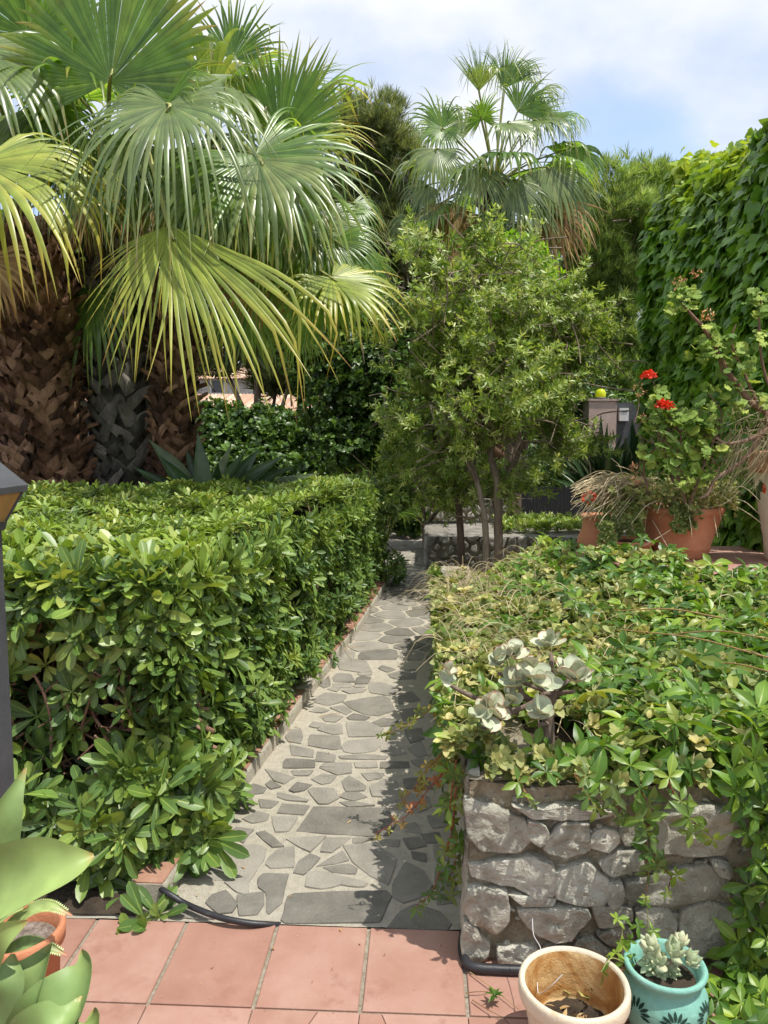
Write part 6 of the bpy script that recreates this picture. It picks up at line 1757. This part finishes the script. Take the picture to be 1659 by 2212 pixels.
clump('strelitzia', 'tall dark paddle leaves between the letter box and the ivy wall', b_, [((1365, 905), 8.8, 1.2), ((1385, 925), 8.7, 1.2), ((1400, 950), 8.6, 1), ((1350, 945), 8.7, 1), ((1420, 930), 8.8, 1), ((1410, 980), 8.4, 1), ((1375, 960), 8.5, 1)], .22, 8.7)
# dwarf fan palm
b_ = P(830, 1040, 9.0); b_[2] = .1
T = Thing('dwarf_palm', 'small dark fan palm low behind the far end of the hedge', 'palm tree', b_)
for tip, dt in (((770, 935), 9), ((830, 905), 9), ((890, 940), 8.9), ((740, 1000), 8.8), ((910, 1000), 8.9), ((800, 990), 8.5), ((860, 985), 8.5), ((700, 970), 9)):
    t_ = P(*tip, dt); t_ = b_ + (t_ - b_) * .8; H = b_ * .45 + t_ * .55
    frond(T, b_, H, t_ - H, (0, -.5, .6), np.linalg.norm(t_ - H), n=22, span=85, web=.3, droop=.25, kind=0, petr=.008)

# ================================================================== HOUSES far behind
dh = 27
def house(label, px0, px1, eave, ridge, d, dep=7., ov=.4, wins=()):
    x0, x1 = float(P(px0, 900, d)[0]), float(P(px1, 900, d)[0]); ze = float(P(600, eave, d)[2]); zr = float(P(600, ridge, d + dep / 2)[2])
    T = Thing('house', label, 'house', ((x0 + x1) / 2, d, 0))
    mb = MB(); box(mb, (x0, d, 0), (x1, d + dep, ze)); T.part('wall', mb, M['plaster'])
    mb = MB(); nseg = int((x1 - x0) / .13); m_ = d + dep / 2
    xs = np.linspace(x0 - ov, x1 + ov, nseg * 2 + 1)
    V = []; 
    for i, x in enumerate(xs):
        o_ = .045 * (i % 2)
        V += [(x, d - ov, ze + o_ - .02), (x, m_, zr + o_), (x, d + dep + ov, ze + o_ - .02)]
    nf = len(xs) - 1
    for i in range(nf):
        for k in range(2): mb.add(np.array([V[i * 3 + k], V[i * 3 + 3 + k], V[i * 3 + 4 + k], V[i * 3 + 1 + k]]), [(0, 1, 2, 3)], rng.random(), smooth=False)
    mb.add([(x0 - .01, d, ze - .03), (x0 - .01, m_, zr - .05), (x0 - .01, d + dep, ze - .03), (x1 + .01, d, ze - .03), (x1 + .01, m_, zr - .05), (x1 + .01, d + dep, ze - .03)], [(0, 1, 2), (3, 5, 4)], smooth=False)
    T.part('roof', mb, M['roof'])
    for a, b_ in wins:
        q = P(a, b_, d); mb = MB(); box(mb, (q[0] - .4, d - .02, q[2] - .4), (q[0] + .4, d + .03, q[2] + .4)); wf = T.part('window', mb, M['white'])
        mb = MB(); box(mb, (q[0] - .32, d - .03, q[2] - .32), (q[0] + .32, d - .022, q[2] + .32)); T.part('pane', mb, M['winglass'], under=wf)
house('low house with an orange tiled roof seen under the palm leaves', 60, 648, 893, 852, dh)
house('taller pale grey house behind the low tiled roof', 330, 640, 818, 790, 40, wins=((470, 835), (560, 838)))
house('pale yellow house glimpsed between the left palm trunks', 120, 300, 665, 630, 38, wins=((190, 720),))
SKYV = 0.65; EXPO = 0.80
# ================================================================== LIGHT
SUN = nrm([.31, -.15, .92])
el = math.asin(SUN[2]); az = math.atan2(SUN[0], SUN[1])     # azimuth from +Y towards +X
ld = bpy.data.lights.new("sun", 'SUN'); ld.energy = 3.0; ld.angle = R(.55); ld.color = (1, .955, .88)
lo = bpy.data.objects.new("sun", ld); C.objects.link(lo)
lo.rotation_euler = Vector(tuple(SUN)).to_track_quat('Z', 'Y').to_euler(); lo.location = (10, 0, 20)
w = bpy.data.worlds.new("World"); bpy.context.scene.world = w; w.use_nodes = True
nt = w.node_tree; nt.nodes.clear(); L = nt.links
out = nt.nodes.new('ShaderNodeOutputWorld')
sky = nt.nodes.new('ShaderNodeTexSky'); sky.sky_type = 'NISHITA'; sky.sun_disc = False
sky.sun_elevation = el; sky.sun_rotation = az; sky.dust_density = 1.5; sky.air_density = 1.0
bg = nt.nodes.new('ShaderNodeBackground'); bg.inputs[1].default_value = .15
L.new(sky.outputs[0], bg.inputs[0])
cl = nt.nodes.new('ShaderNodeBackground')
tc = nt.nodes.new('ShaderNodeTexCoord')
# clouds are laid on a plane overhead: direction / height
sep = nt.nodes.new('ShaderNodeSeparateXYZ'); L.new(tc.outputs['Generated'], sep.inputs[0])
zz = N(nt, 'ShaderNodeMath', operation='ADD', i_1=.22); L.new(sep.outputs[2], zz.inputs[0])
dv = N(nt, 'ShaderNodeVectorMath', operation='DIVIDE'); cb = nt.nodes.new('ShaderNodeCombineXYZ')
for k in range(3): L.new(zz.outputs[0], cb.inputs[k])
L.new(tc.outputs['Generated'], dv.inputs[0]); L.new(cb.outputs[0], dv.inputs[1])
n1 = N(nt, 'ShaderNodeTexNoise', i_Scale=1.7, i_Detail=9.0, i_Roughness=.55, i_Distortion=.3); L.new(dv.outputs[0], n1.inputs['Vector'])
n2 = N(nt, 'ShaderNodeTexNoise', i_Scale=2.6, i_Detail=8.0, i_Roughness=.5); L.new(dv.outputs[0], n2.inputs['Vector'])


def blob(px, py, wdt):
    r = nrm(ray(px, py))
    dp = N(nt, 'ShaderNodeVectorMath', operation='DOT_PRODUCT'); L.new(tc.outputs['Generated'], dp.inputs[0]); dp.inputs[1].default_value = tuple(r)
    mr = N(nt, 'ShaderNodeMapRange', i_1=math.cos(R(wdt)), i_2=1.0, i_3=0., i_4=1.); L.new(dp.outputs['Value'], mr.inputs[0])
    return mr.outputs[0]


def mad(a, k, b):
    m = N(nt, 'ShaderNodeMath', operation='MULTIPLY_ADD', i_1=k); L.new(a, m.inputs[0])
    if hasattr(b, 'links'): L.new(b, m.inputs[2])
    else: m.inputs[2].default_value = b
    return m.outputs[0]


x = mad(n1.outputs[0], .9, .27)
for (px, py, wd, k) in ((1330, 345, 6, -.30), (1240, 330, 5, -.12), (1450, 360, 5, -.16), (180, 500, 8, -.3), (700, 230, 6, -.08), (600, 560, 9, -.3)):
    x = mad(blob(px, py, wd), k, x)
mk = N(nt, 'ShaderNodeMapRange', i_1=.36, i_2=.74, i_3=.26, i_4=.94); mk.interpolation_type = 'SMOOTHSTEP'; L.new(x, mk.inputs[0])
cr = ramp(nt, [(.36, (.60, .69, .86)), (.48, (.74, .80, .91)), (.60, (.92, .93, .95))]); L.new(n2.outputs[0], cr.inputs[0])
L.new(cr.outputs[0], cl.inputs[0]); cl.inputs[1].default_value = SKYV
ms = nt.nodes.new('ShaderNodeMixShader'); L.new(mk.outputs[0], ms.inputs[0]); L.new(bg.outputs[0], ms.inputs[1]); L.new(cl.outputs[0], ms.inputs[2])
L.new(ms.outputs[0], out.inputs[0])
sc = bpy.context.scene
sc.view_settings.view_transform = 'Standard'; sc.view_settings.look = 'None'; sc.view_settings.gamma = 1; sc.view_settings.exposure = EXPO
sc.cycles.max_bounces = 8; sc.cycles.transmission_bounces = 4; sc.cycles.diffuse_bounces = 4; sc.cycles.glossy_bounces = 2
sc.cycles.caustics_reflective = False; sc.cycles.caustics_refractive = False
sc.cycles.use_adaptive_sampling = True; sc.cycles.adaptive_threshold = .02
sc.cycles.sample_clamp_indirect = 4
sc.cycles.use_denoising = True
